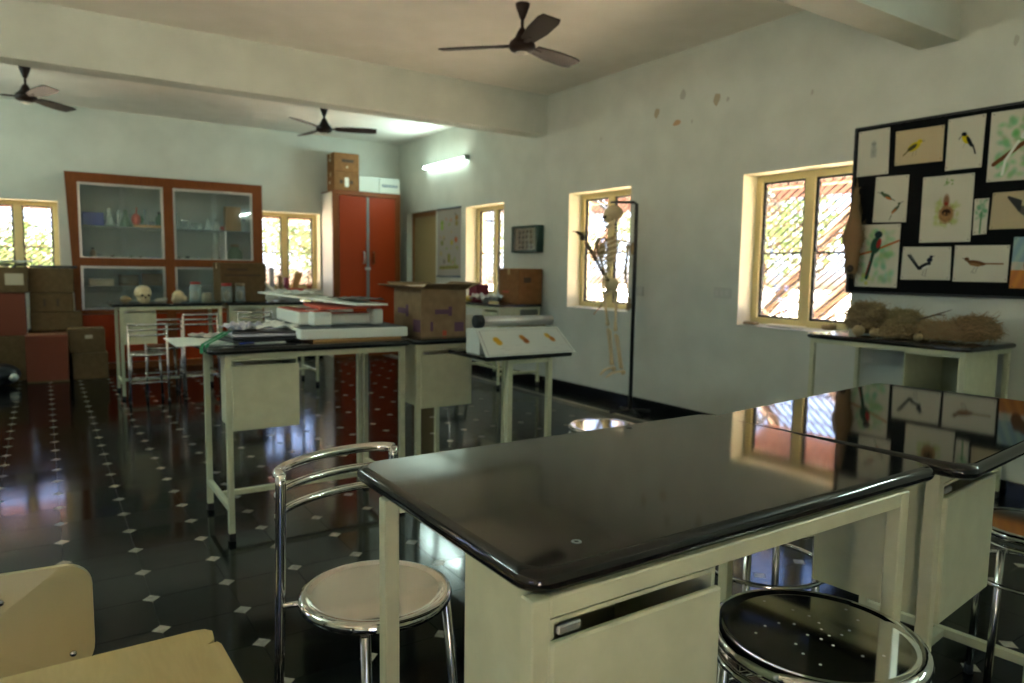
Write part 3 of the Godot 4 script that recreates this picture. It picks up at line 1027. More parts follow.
	var ch := thing("school_chair", "chair with a pale yellow laminate back behind the laminate desk", "chair", Vector3(-0.13, 0, -1.42), -0.1)
	var bk := S()
	var rr := round_rect(0.36, 0.2, 0.045, 8)
	plate_xy(bk, rr, Vector3(0, 0.678, 0), 0.011, 0.02)
	obj("backrest", bk, "laminate_plain", ch)
	var bolts := S(true)
	for p in [[0.05, 0.06], [-0.05, 0.06], [0.148, -0.058], [-0.148, -0.058]]:
		ball(bolts, Vector3(p[0], 0.678 + p[1], 0.002 - 0.02 * pow(p[0] / 0.18, 2.0) + 0.012), Vector3(0.006, 0.006, 0.004), 6, 10)
	obj("bolts", bolts, "chrome_worn", ch)
	var sb := S()
	var sr := round_rect(0.3, 0.34, 0.05, 8)
	prism(sb, sr.map(func(v): return Vector2(v.x, v.y - 0.22)), 0.42, 0.432)
	obj("seat", sb, "laminate_plain", ch)
	for s in [-1, 1]:
		var f := S(true)
		tube(f, [Vector3(s * 0.16, 0.0, 0.03), Vector3(s * 0.155, 0.41, -0.03), Vector3(s * 0.14, 0.76, -0.022)], 0.011, 10)
		obj("back_leg", f, "black_paint", ch)
		var f2 := S(true)
		tube(f2, [Vector3(s * 0.16, 0.0, -0.4), Vector3(s * 0.155, 0.41, -0.38), Vector3(s * 0.155, 0.41, -0.03)], 0.011, 10)
		obj("leg", f2, "black_paint", ch)

func desk_top(st: SurfaceTool, poly: Array, y0: float, y1: float) -> void:
	var pv := PackedVector2Array(poly)
	var idx := Geometry2D.triangulate_polygon(pv)
	for k in range(0, idx.size(), 3):
		var a := pv[idx[k]]
		var b := pv[idx[k + 1]]
		var c := pv[idx[k + 2]]
		if (b - a).cross(c - a) > 0:
			var s := b
			b = c
			c = s
		trig(st, Vector3(a.x, y1, a.y), Vector3(b.x, y1, b.y), Vector3(c.x, y1, c.y))
		trig(st, Vector3(a.x, y0, a.y), Vector3(c.x, y0, c.y), Vector3(b.x, y0, b.y))
	for i in poly.size():
		var a: Vector2 = poly[i]
		var b: Vector2 = poly[(i + 1) % poly.size()]
		quad(st, Vector3(a.x, y0, a.y), Vector3(b.x, y0, b.y), Vector3(b.x, y1, b.y), Vector3(a.x, y1, a.y))

func plate_xy(st: SurfaceTool, poly: Array, c: Vector3, th: float, bow := 0.0) -> void:
	# a flat or bowed upright plate; poly in x, y (given as Vector2(x, -y) round_rect order)
	var n := poly.size()
	var p := func(v: Vector2, s: float) -> Vector3: return c + Vector3(v.x, -v.y, s * th / 2 - bow * pow(v.x / 0.18, 2.0))
	var strips := 12
	# front and back as fans from centre lines are enough for a gentle bow
	for i in n:
		var a: Vector2 = poly[i]
		var b: Vector2 = poly[(i + 1) % n]
		for k in 4:
			var a0 := a * (k / 4.0)
			var a1 := a * ((k + 1) / 4.0)
			var b0 := b * (k / 4.0)
			var b1 := b * ((k + 1) / 4.0)
			for s in [1.0, -1.0]:
				var q := [p.call(a0, s), p.call(a1, s), p.call(b1, s), p.call(b0, s)]
				if s > 0:
					q = [q[0], q[1], q[2], q[3]]
				else:
					q = [q[3], q[2], q[1], q[0]]
				if k == 0:
					if s > 0:
						trig(st, q[0], q[1], q[2])
					else:
						trig(st, q[1], q[2], q[3])
				else:
					quad(st, q[0], q[1], q[2], q[3])
		quad(st, p.call(a, -1.0), p.call(b, -1.0), p.call(b, 1.0), p.call(a, 1.0))

# ---------------------------------------------------------------- cabinets
func build_cabinets() -> void:
	var c := thing("glass_cabinet", "tall reddish wooden cabinet with four glass doors full of lab glassware", "cabinet")
	var x0 := 0.262
	var x1 := 2.525
	var zf := -10.0
	var zb := ZB + 0.003
	var yt := 2.385
	# stiles and rails of the front
	var fr := S()
	hexa(fr, [Vector3(x0 + 0.085, 0.0, zf), Vector3(0.388, 0.0, zf), Vector3(0.388, 0.0, zf - 0.03), Vector3(x0 + 0.085, 0.0, zf - 0.03), Vector3(x0, yt, zf), Vector3(0.388, yt, zf), Vector3(0.388, yt, zf - 0.03), Vector3(x0, yt, zf - 0.03)])
	rbx(fr, Vector3(1.31, 0, zf - 0.03), Vector3(1.425, yt, zf + 0.004), 0.003)
	rbx(fr, Vector3(2.395, 0, zf - 0.03), Vector3(x1, yt, zf + 0.002), 0.003)
	rbx(fr, Vector3(0.383, yt - 0.115, zf - 0.03), Vector3(2.4, yt, zf), 0.003)
	rbx(fr, Vector3(0.383, 1.275, zf - 0.03), Vector3(2.4, 1.375, zf), 0.003)
	rbx(fr, Vector3(0.383, 0.69, zf - 0.03), Vector3(2.4, 0.745, zf), 0.003)
	rbx(fr, Vector3(0.383, 0.0, zf - 0.03), Vector3(2.4, 0.08, zf), 0.003)
	obj("face_frame", fr, "cabinet_wood", c)
	var cs := S()
	bx(cs, Vector3(x1 - 0.02, 0, zb), Vector3(x1, yt, zf - 0.03))
	bx(cs, Vector3(x0 + 0.06, 0, zb), Vector3(x0 + 0.08, yt, zf - 0.03))
	bx(cs, Vector3(x0 + 0.06, yt - 0.02, zb), Vector3(x1, yt, zf - 0.03))
	obj("carcass", cs, "cabinet_wood", c)
	var bk := S()
	bx(bk, Vector3(x0 + 0.08, 0.05, zb), Vector3(x1 - 0.02, yt - 0.02, zb + 0.01))
	obj("back_panel", bk, "cabinet_back", c)
	var dv := S()
	bx(dv, Vector3(1.36, 0.05, zb + 0.01), Vector3(1.38, yt - 0.02, zf - 0.03))
	obj("divider", dv, "white_board", c)
	for y in [1.36, 0.74, 0.06]:
		boxpart("shelf", Vector3(x0 + 0.08, y - 0.02, zb + 0.01), Vector3(x1 - 0.02, y, zf - 0.031), "white_board", c)
	boxpart("shelf", Vector3(x0 + 0.08, 1.755, zb + 0.01), Vector3(1.36, 1.765, zf - 0.06), "shelf_grey", c)
	boxpart("shelf", Vector3(1.38, 1.755, zb + 0.01), Vector3(x1 - 0.02, 1.765, zf - 0.06), "shelf_grey", c)
	boxpart("shelf", Vector3(x0 + 0.08, 1.02, zb + 0.01), Vector3(1.36, 1.03, zf - 0.06), "shelf_grey", c)
	boxpart("shelf", Vector3(1.38, 1.02, zb + 0.01), Vector3(x1 - 0.02, 1.03, zf - 0.06), "shelf_grey", c)
	boxpart("partition", Vector3(2.05, 1.36, zb + 0.01), Vector3(2.075, 1.755, zf - 0.06), "white_board", c)
	for e in [[0.388, 1.31, 1.375, yt - 0.115], [1.425, 2.395, 1.375, yt - 0.115], [0.388, 1.31, 0.745, 1.275], [1.425, 2.395, 0.745, 1.275]]:
		var al := S()
		var t := 0.026
		bx(al, Vector3(e[0], e[2], zf - 0.025), Vector3(e[0] + t, e[3], zf - 0.005))
		bx(al, Vector3(e[1] - t, e[2], zf - 0.025), Vector3(e[1], e[3], zf - 0.005))
		bx(al, Vector3(e[0] + t, e[3] - t, zf - 0.025), Vector3(e[1] - t, e[3], zf - 0.005))
		bx(al, Vector3(e[0] + t, e[2], zf - 0.025), Vector3(e[1] - t, e[2] + 0.012, zf - 0.005))
		var d := obj("door_frame", al, "aluminium", c)
		var mx: float = (e[0] + e[1]) / 2
		for k in 2:
			var g := S()
			bx(g, Vector3(e[0] + t if k == 0 else mx - 0.03, e[2] + 0.012, zf - 0.02 + k * 0.008), Vector3(mx + 0.03 if k == 0 else e[1] - t, e[3] - t, zf - 0.016 + k * 0.008))
			obj("pane", g, "cabinet_glass", d)
	for e in [[0.388, 0.86], [0.865, 1.31], [1.425, 1.905], [1.91, 2.395]]:
		var d := boxpart("lower_door", Vector3(e[0], 0.085, zf - 0.028), Vector3(e[1], 0.685, zf - 0.004), "red_door", c, 0.003)
		boxpart("handle", Vector3(e[1] - 0.05, 0.4, zf - 0.004), Vector3(e[1] - 0.035, 0.5, zf + 0.015), "chrome_worn", d, 0.003)
	fill_cabinet(zf, zb)

	var w := thing("wardrobe", "tall wardrobe with two orange-red doors and a cream side", "wardrobe")
	var a0 := 3.49
	var a1 := 4.515
	var wz := -9.93
	boxpart("side_panel", Vector3(a0, 0, zb), Vector3(a0 + 0.02, 2.375, wz - 0.02), "white_board", w)
	boxpart("side_panel", Vector3(a1 - 0.02, 0, zb), Vector3(a1, 2.375, wz - 0.02), "cabinet_wood", w)
	boxpart("top_panel", Vector3(a0, 2.375, zb), Vector3(a1, 2.395, wz - 0.02), "cabinet_wood", w)
	boxpart("back_panel", Vector3(a0 + 0.02, 0.0, zb), Vector3(a1 - 0.02, 2.375, zb + 0.01), "white_board", w)
	var wf := S()
	rbx(wf, Vector3(a0 - 0.01, 0, wz - 0.03), Vector3(a0 + 0.085, 2.4, wz), 0.003)
	rbx(wf, Vector3(a1 - 0.075, 0, wz - 0.03), Vector3(a1 + 0.01, 2.4, wz), 0.003)
	rbx(wf, Vector3(a0 + 0.08, 2.33, wz - 0.03), Vector3(a1 - 0.07, 2.4, wz), 0.003)
	rbx(wf, Vector3(a0 + 0.08, 0, wz - 0.03), Vector3(a1 - 0.07, 0.07, wz), 0.003)
	obj("face_frame", wf, "cabinet_wood", w)
	var mid := 4.005
	for e in [[a0 + 0.087, mid - 0.022], [mid + 0.022, a1 - 0.077]]:
		var d := boxpart("door", Vector3(e[0], 0.075, wz - 0.024), Vector3(e[1], 2.325, wz + 0.006), "red_door", w, 0.004)
		var hs := S(true)
		var hx: float = mid - 0.065 if e[0] < mid - 0.1 else mid + 0.085
		tube(hs, [Vector3(hx, 1.53, wz + 0.005), Vector3(hx, 1.52, wz + 0.04), Vector3(hx, 1.38, wz + 0.04), Vector3(hx, 1.37, wz + 0.005)], 0.012, 8)
		obj("handle", hs, "aluminium" if hx < mid else "cabinet_wood", d)
	boxpart("meeting_strip", Vector3(mid - 0.02, 0.075, wz - 0.02), Vector3(mid + 0.02, 2.325, wz + 0.012), "shelf_grey", w, 0.003)
	boxpart("lock", Vector3(mid - 0.05, 1.27, wz + 0.012), Vector3(mid + 0.03, 1.31, wz + 0.03), "aluminium", w, 0.004)
	carton("carton", "upper brown carton with dark print stacked on the wardrobe", Vector3(3.70, 2.665, -10.1), Vector3(0.375, 0.262, 0.3), 0.0, "cardboard_1", [["front", 0.3, 0.78, 0.5, 0.66, "print_brown"], ["front", 0.48, 0.56, 0.2, 0.3, "paper_aged"], ["left", 0.35, 0.55, 0.55, 0.7, "paper_aged"]], "cartons on the wardrobe")
	carton("carton", "lower brown carton with a pale label on top of the wardrobe", Vector3(3.70, 2.402, -10.1), Vector3(0.375, 0.26, 0.3), 0.0, "cardboard_1", [["front", 0.22, 0.35, 0.35, 0.55, "print_brown"], ["front", 0.42, 0.58, 0.2, 0.7, "paper"], ["front", 0.64, 0.74, 0.35, 0.55, "print_brown"], ["left", 0.3, 0.5, 0.35, 0.5, "paper_aged"]], "cartons on the wardrobe")
	carton("white_box", "plain white box on the wardrobe next to the brown cartons", Vector3(4.05, 2.402, -10.12), Vector3(0.315, 0.225, 0.28), 0.0, "white_card", [], "white boxes on the wardrobe")
	var wb := carton("white_box", "white box with faint blue lettering on the wardrobe by the corner", Vector3(4.375, 2.402, -10.12), Vector3(0.325, 0.225, 0.28), 0.0, "white_card", [], "white boxes on the wardrobe")
	var lt := S()
	var xx := -0.12
	for k in 9:
		var wl: float = [0.018, 0.022, 0.02, 0.024, 0.018, 0.012, 0.02, 0.022, 0.016][k]
		bx(lt, Vector3(xx, 0.09 + (0.006 if k % 3 == 0 else 0.0), 0.14), Vector3(xx + wl, 0.135 - (0.01 if k % 2 else 0.0), 0.1408))
		xx += wl + 0.009
	obj("faded_lettering", lt, "print_blue", wb)

func flask(kind: int, label: String, at: Vector3, s: float, m: String, group: String) -> void:
	var names := ["beaker", "conical_flask", "bottle", "measuring_cylinder"]
	var t := thing(names[kind], label, ["beaker", "flask", "bottle", "cylinder"][kind], at, 0.0, group)
	var st := S(true)
	if kind == 0:
		lathe(st, [[0.0, 0.0], [0.045, 0.0], [0.048, 0.005], [0.048, 0.11], [0.052, 0.115], [0.046, 0.113], [0.045, 0.008], [0.0, 0.006]], Vector3.ZERO, 16, Vector3.ONE * s)
	elif kind == 1:
		lathe(st, [[0.0, 0.0], [0.06, 0.0], [0.06, 0.01], [0.018, 0.12], [0.018, 0.17], [0.023, 0.175], [0.016, 0.173], [0.015, 0.12], [0.055, 0.012], [0.0, 0.006]], Vector3.ZERO, 16, Vector3.ONE * s)
	elif kind == 2:
		lathe(st, [[0.0, 0.0], [0.04, 0.0], [0.042, 0.006], [0.042, 0.1], [0.03, 0.125], [0.018, 0.135], [0.018, 0.15], [0.0, 0.15]], Vector3.ZERO, 16, Vector3.ONE * s)
	else:
		lathe(st, [[0.0, 0.0], [0.04, 0.0], [0.04, 0.012], [0.02, 0.016], [0.02, 0.24], [0.024, 0.245], [0.018, 0.24], [0.018, 0.02], [0.0, 0.018]], Vector3.ZERO, 16, Vector3.ONE * s)
	obj("vessel", st, m, t)
	if kind == 2:
		var cp := S(true)
		lathe(cp, [[0.0, 0.148], [0.021, 0.148], [0.021, 0.172], [0.0, 0.174]], Vector3.ZERO, 14, Vector3.ONE * s)
		obj("cap", cp, "rubber", t)

func fill_cabinet(zf: float, zb: float) -> void:
	var zc := zf - 0.2
	var y2 := 1.766
	var y1 := 1.361
	var G := "glassware in the glass cabinet"
	# upper left door, upper shelf
	var bb := boxpart("plastic_box", Vector3(0.43, y2, zc - 0.1), Vector3(0.66, y2 + 0.16, zc + 0.1), "blue_plastic", self, 0.006)
	tag(bb, "blue plastic box on the upper cabinet shelf behind glass", "box")
	for e in [[0.72, 1, 1.25, "lab_glass", "conical flask beside the blue plastic box in the cabinet"], [0.82, 3, 0.8, "lab_glass", "glass cylinder behind the green flasks in the cabinet"], [0.9, 1, 1.2, "specimen_green", "dark green flask on the upper cabinet shelf"], [1.12, 3, 0.95, "lab_glass", "tall measuring cylinder beside the red flower model"], [1.285, 2, 1.2, "specimen_green", "green stoppered bottle at the end of the upper cabinet shelf"], [1.195, 0, 0.7, "lab_glass", "small beaker before the tall cylinder"]]:
		flask(e[1], e[4], Vector3(e[0], y2, zc + 0.02), e[2], e[3], G)
	var fm := thing("flower_model", "red and green flower model on the upper cabinet shelf", "model", Vector3(1.02, y2, zc))
	var st := S(true)
	ball(st, Vector3(0, 0.1, 0), Vector3(0.055, 0.075, 0.05), 8, 12)
	tube(st, [Vector3(0, 0.15, 0), Vector3(0.01, 0.25, 0)], 0.008, 6)
	obj("petals", st, "foam_red", fm)
	var sl := S(true)
	lathe(sl, [[0.0, 0.0], [0.05, 0.0], [0.04, 0.015], [0.012, 0.03], [0.012, 0.05], [0.0, 0.05]], Vector3.ZERO, 12)
	ball(sl, Vector3(0.06, 0.1, 0.0), Vector3(0.025, 0.05, 0.02), 6, 8)
	obj("stem_base", sl, "specimen_green", fm)
	var bd := boxpart("wooden_strip", Vector3(0.98, y2, zc + 0.08), Vector3(1.34, y2 + 0.03, zc + 0.13), "plywood", self)
	tag(bd, "wooden strip lying along the upper cabinet shelf edge", "strip")
	# upper left door, lower shelf
	for e in [[0.53, 2, 0.8, "specimen", "small brown bottle on the lower left cabinet shelf"], [0.6, 0, 0.6, "lab_glass", "squat beaker next to the small brown bottle"], [0.74, 0, 0.42, "rubber", "small dark dish on the left cabinet shelf"], [0.95, 0, 0.4, "specimen_green", "small green dish on the left cabinet shelf"], [1.05, 0, 0.35, "rubber", "tiny dark dish near the blue tray"]]:
		flask(e[1], e[4], Vector3(e[0], y1, zc + 0.05), e[2], e[3], G)
	var bt := boxpart("tray", Vector3(1.1, y1, zc - 0.05), Vector3(1.31, y1 + 0.035, zc + 0.12), "blue_plastic", self, 0.006)
	tag(bt, "flat blue tray at the end of the left cabinet shelf", "tray")
	# upper right door
	for e in [[1.5, 3, 0.85, "lab_glass", "measuring cylinder at the start of the right cabinet shelf"], [1.58, 0, 1.0, "lab_glass", "beaker next to the cylinder on the right cabinet shelf"], [1.68, 0, 0.75, "lab_glass", "low beaker in the middle of the right cabinet shelf"], [1.76, 0, 0.7, "lab_glass", "low beaker beside the flat dish on the right cabinet shelf"], [1.86, 1, 0.85, "lab_glass", "conical flask on the right cabinet shelf"], [1.97, 2, 0.85, "lab_glass", "round bottle before the wooden box in the cabinet"], [2.04, 0, 0.5, "jar_red", "small red pot beside the wooden box in the cabinet"], [2.32, 2, 1.0, "lab_glass", "dark capped jar in front of the wooden box"]]:
		flask(e[1], e[4], Vector3(e[0], y2, zc + 0.04), e[2], e[3], G)
	var wb := boxpart("wooden_box", Vector3(2.1, y2, zc - 0.14), Vector3(2.3, y2 + 0.33, zc - 0.04), "plywood", self, 0.004)
	tag(wb, "upright wooden box on the right cabinet shelf", "box")
	for e in [[1.5, 0, 0.4, "rubber", "small dark dish at the left of the lower right shelf"], [1.6, 0, 0.5, "rubber", "black pot on the lower right cabinet shelf"], [1.72, 0, 0.45, "lab_glass", "little glass dish on the lower right cabinet shelf"], [1.9, 0, 0.4, "specimen", "brown dish near the partition"], [1.99, 0, 0.4, "rubber", "dark dish against the partition"]]:
		flask(e[1], e[4], Vector3(e[0], y1, zc + 0.06), e[2], e[3], G)
	var pot := thing("specimen_jar", "squat jar with brown contents behind the partition", "jar", Vector3(2.2, y1, zc))
	var ps := S(true)
	lathe(ps, [[0.0, 0.0], [0.09, 0.0], [0.1, 0.03], [0.1, 0.13], [0.06, 0.17], [0.05, 0.2], [0.0, 0.2]], Vector3.ZERO, 18)
	obj("vessel", ps, "specimen_green", pot)
	var pl := S(true)
	lathe(pl, [[0.0, 0.2], [0.055, 0.2], [0.055, 0.225], [0.0, 0.23]], Vector3.ZERO, 18)
	obj("lid", pl, "specimen", pot)
	# behind the lower doors
	for e in [[0.48, 0.9, 0.08, "paper_aged", "pale box file on the lower left cabinet shelf"], [0.8, 1.02, 0.14, "cardboard_2", "brown box behind the lower left glass"], [1.06, 1.29, 0.16, "cardboard_0", "tan box behind the lower left glass"]]:
		var o := boxpart("storage_box", Vector3(e[0], 1.031, zc - 0.1), Vector3(minf(e[1], e[0] + 0.26), 1.031 + e[2], zc + 0.08), e[3], self, 0.004)
		tag(o, e[4], "box")

# ---------------------------------------------------------------- ceiling
func fan(label: String, at: Vector3, a0: float) -> void:
	# at: middle of the motor
	var t := thing("ceiling_fan", label, "fan", at, 0.0, "brown three-bladed ceiling fans")
	var up := HC - at.y
	var st := S(true)
	lathe(st, [[0.0, up - 0.11], [0.014, up - 0.11], [0.02, up - 0.1], [0.05, up - 0.02], [0.052, up], [0.0, up]], Vector3.ZERO, 20)
	obj("canopy", st, "fan_brown", t)
	var rd := S(true)
	tube(rd, [Vector3(0, 0.05, 0), Vector3(0, up - 0.08, 0)], 0.011, 8)
	obj("rod", rd, "fan_brown", t)
	var mo := S(true)
	lathe(mo, [[0.0, -0.055], [0.05, -0.052], [0.085, -0.035], [0.1, -0.01], [0.09, 0.02], [0.055, 0.05], [0.03, 0.1], [0.018, 0.12], [0.0, 0.12]], Vector3.ZERO, 28)
	obj("motor", mo, "fan_brown", t)
	var tr := S(true)
	lathe(tr, [[0.0, -0.066], [0.035, -0.064], [0.048, -0.054], [0.0, -0.052]], Vector3.ZERO, 24)
	obj("bottom_cap", tr, "fan_trim", t)
	for k in 3:
		var a := a0 + TAU * k / 3.0
		var dir := Vector3(cos(a), 0, sin(a))
		var side := Vector3(-sin(a), 0, cos(a))
		var bl := S()
		var tilt := -0.2
		var n := Vector3(0, 0.004, 0)
		var prev := []
		for i in 8:
			var f := i / 7.0
			var hw := lerpf(0.05, 0.075, minf(f * 2.5, 1.0)) * (1.0 if i < 7 else 0.8)
			var c := dir * lerpf(0.13, 0.62, f)
			var l := c - side * hw + Vector3(0, hw * tilt, 0)
			var r2 := c + side * hw - Vector3(0, hw * tilt, 0)
			var cur := [l, r2]
			if i:
				hexa(bl, [prev[1] - n, prev[0] - n, cur[0] - n, cur[1] - n, prev[1] + n, prev[0] + n, cur[0] + n, cur[1] + n])
			prev = cur
		var b := obj("blade", bl, "fan_brown", t)
		var br := S()
		hexa(br, [dir * 0.07 - side * 0.02 - n * 2, dir * 0.07 + side * 0.02 - n * 2, dir * 0.2 + side * 0.015 - n * 2, dir * 0.2 - side * 0.015 - n * 2, dir * 0.07 - side * 0.02 + n * 1.5, dir * 0.07 + side * 0.02 + n * 1.5, dir * 0.2 + side * 0.015 + n * 1.5, dir * 0.2 - side * 0.015 + n * 1.5])
		obj("blade_bracket", br, "fan_brown", b)

func build_ceiling() -> void:
	fan("brown ceiling fan hanging in the near bay between the two beams", Vector3(2.99, 2.93, -4.45), deg_to_rad(-14))
	fan("brown ceiling fan in the far bay before the wardrobe", Vector3(2.92, 2.965, -8.6), deg_to_rad(22))
	fan("brown ceiling fan in the far bay before the window above the stacked boxes", Vector3(-0.06, 2.935, -8.7), deg_to_rad(70))
	tube_light("lit white fluorescent tube on a batten above the chart", Vector3(XR, 2.76, -8.855), PI / 2)
	tube_light("lit fluorescent tube on the left wall opposite the chart", Vector3(XL, 2.76, -8.6), -PI / 2)
	tube_light("lit fluorescent tube on the left wall in the middle bay", Vector3(XL, 2.6, -3.3), -PI / 2)
	tube_light("lit fluorescent tube on the right wall past the bird board", Vector3(XR, 2.7, 0.3), PI / 2)

func tube_light(label: String, at: Vector3, turn: float) -> void:
	# local -z points into the room
	var t := thing("tube_light", label, "lamp", at, turn, "fluorescent tubes on the walls")
	boxpart("batten", Vector3(-0.62, -0.005, -0.035), Vector3(0.62, 0.035, 0), "batten", t, 0.003)
	for s in [-1, 1]:
		boxpart("end_holder", Vector3(s * 0.61 - 0.014, -0.03, -0.075), Vector3(s * 0.61 + 0.014, 0.03, 0), "shelf_grey", t, 0.003)
	var tb := S(true)
	tube(tb, [Vector3(-0.597, -0.01, -0.06), Vector3(0.597, -0.01, -0.06)], 0.016, 14)
	obj("tube", tb, "tube_glow", t)
	var al := AreaLight3D.new()
	al.area_size = Vector2(1.19, 0.032)
	al.light_color = Color(0.86, 1.0, 0.97)
	al.light_energy = TUBE_ENERGY
	al.shadow_enabled = true
	al.name = "tube_glow_light"
	al.position = Vector3(0, -0.01, -0.08)
	t.add_child(al)

# ---------------------------------------------------------------- pictures
func ell(im: Image, cx: float, cy: float, rx: float, ry: float, ang: float, c: Color, soft := 0.0) -> void:
	# an ellipse of paint; coordinates as fractions of the sheet
	var w := im.get_width()
	var h := im.get_height()
	var R := maxf(rx * w, ry * h) * 1.1 + 2
	var ca := cos(ang)
	var sa := sin(ang)
	for y in range(maxi(0, int(cy * h - R)), mini(h, int(cy * h + R) + 1)):
		for x in range(maxi(0, int(cx * w - R)), mini(w, int(cx * w + R) + 1)):
			var dx := (x - cx * w) / w
			var dy := (y - cy * h) / w
			var u := (dx * ca + dy * sa) / rx
			var v := (-dx * sa + dy * ca) / (ry)
			var d := sqrt(u * u + v * v)
			var a := clampf((1.0 - d) / maxf(soft, 0.04), 0.0, 1.0) * c.a
			if a > 0:
				im.set_pixel(x, y, im.get_pixel(x, y).lerp(Color(c.r, c.g, c.b), a))

func stroke(im: Image, p: Array, wd: float, c: Color, soft := 0.3) -> void:
	for i in p.size() - 1:
		var a: Vector2 = p[i]
		var b: Vector2 = p[i + 1]
		var n := int(a.distance_to(b) * 60) + 2
		for k in n + 1:
			var q := a.lerp(b, float(k) / n)
			ell(im, q.x, q.y, wd, wd, 0, c, soft)

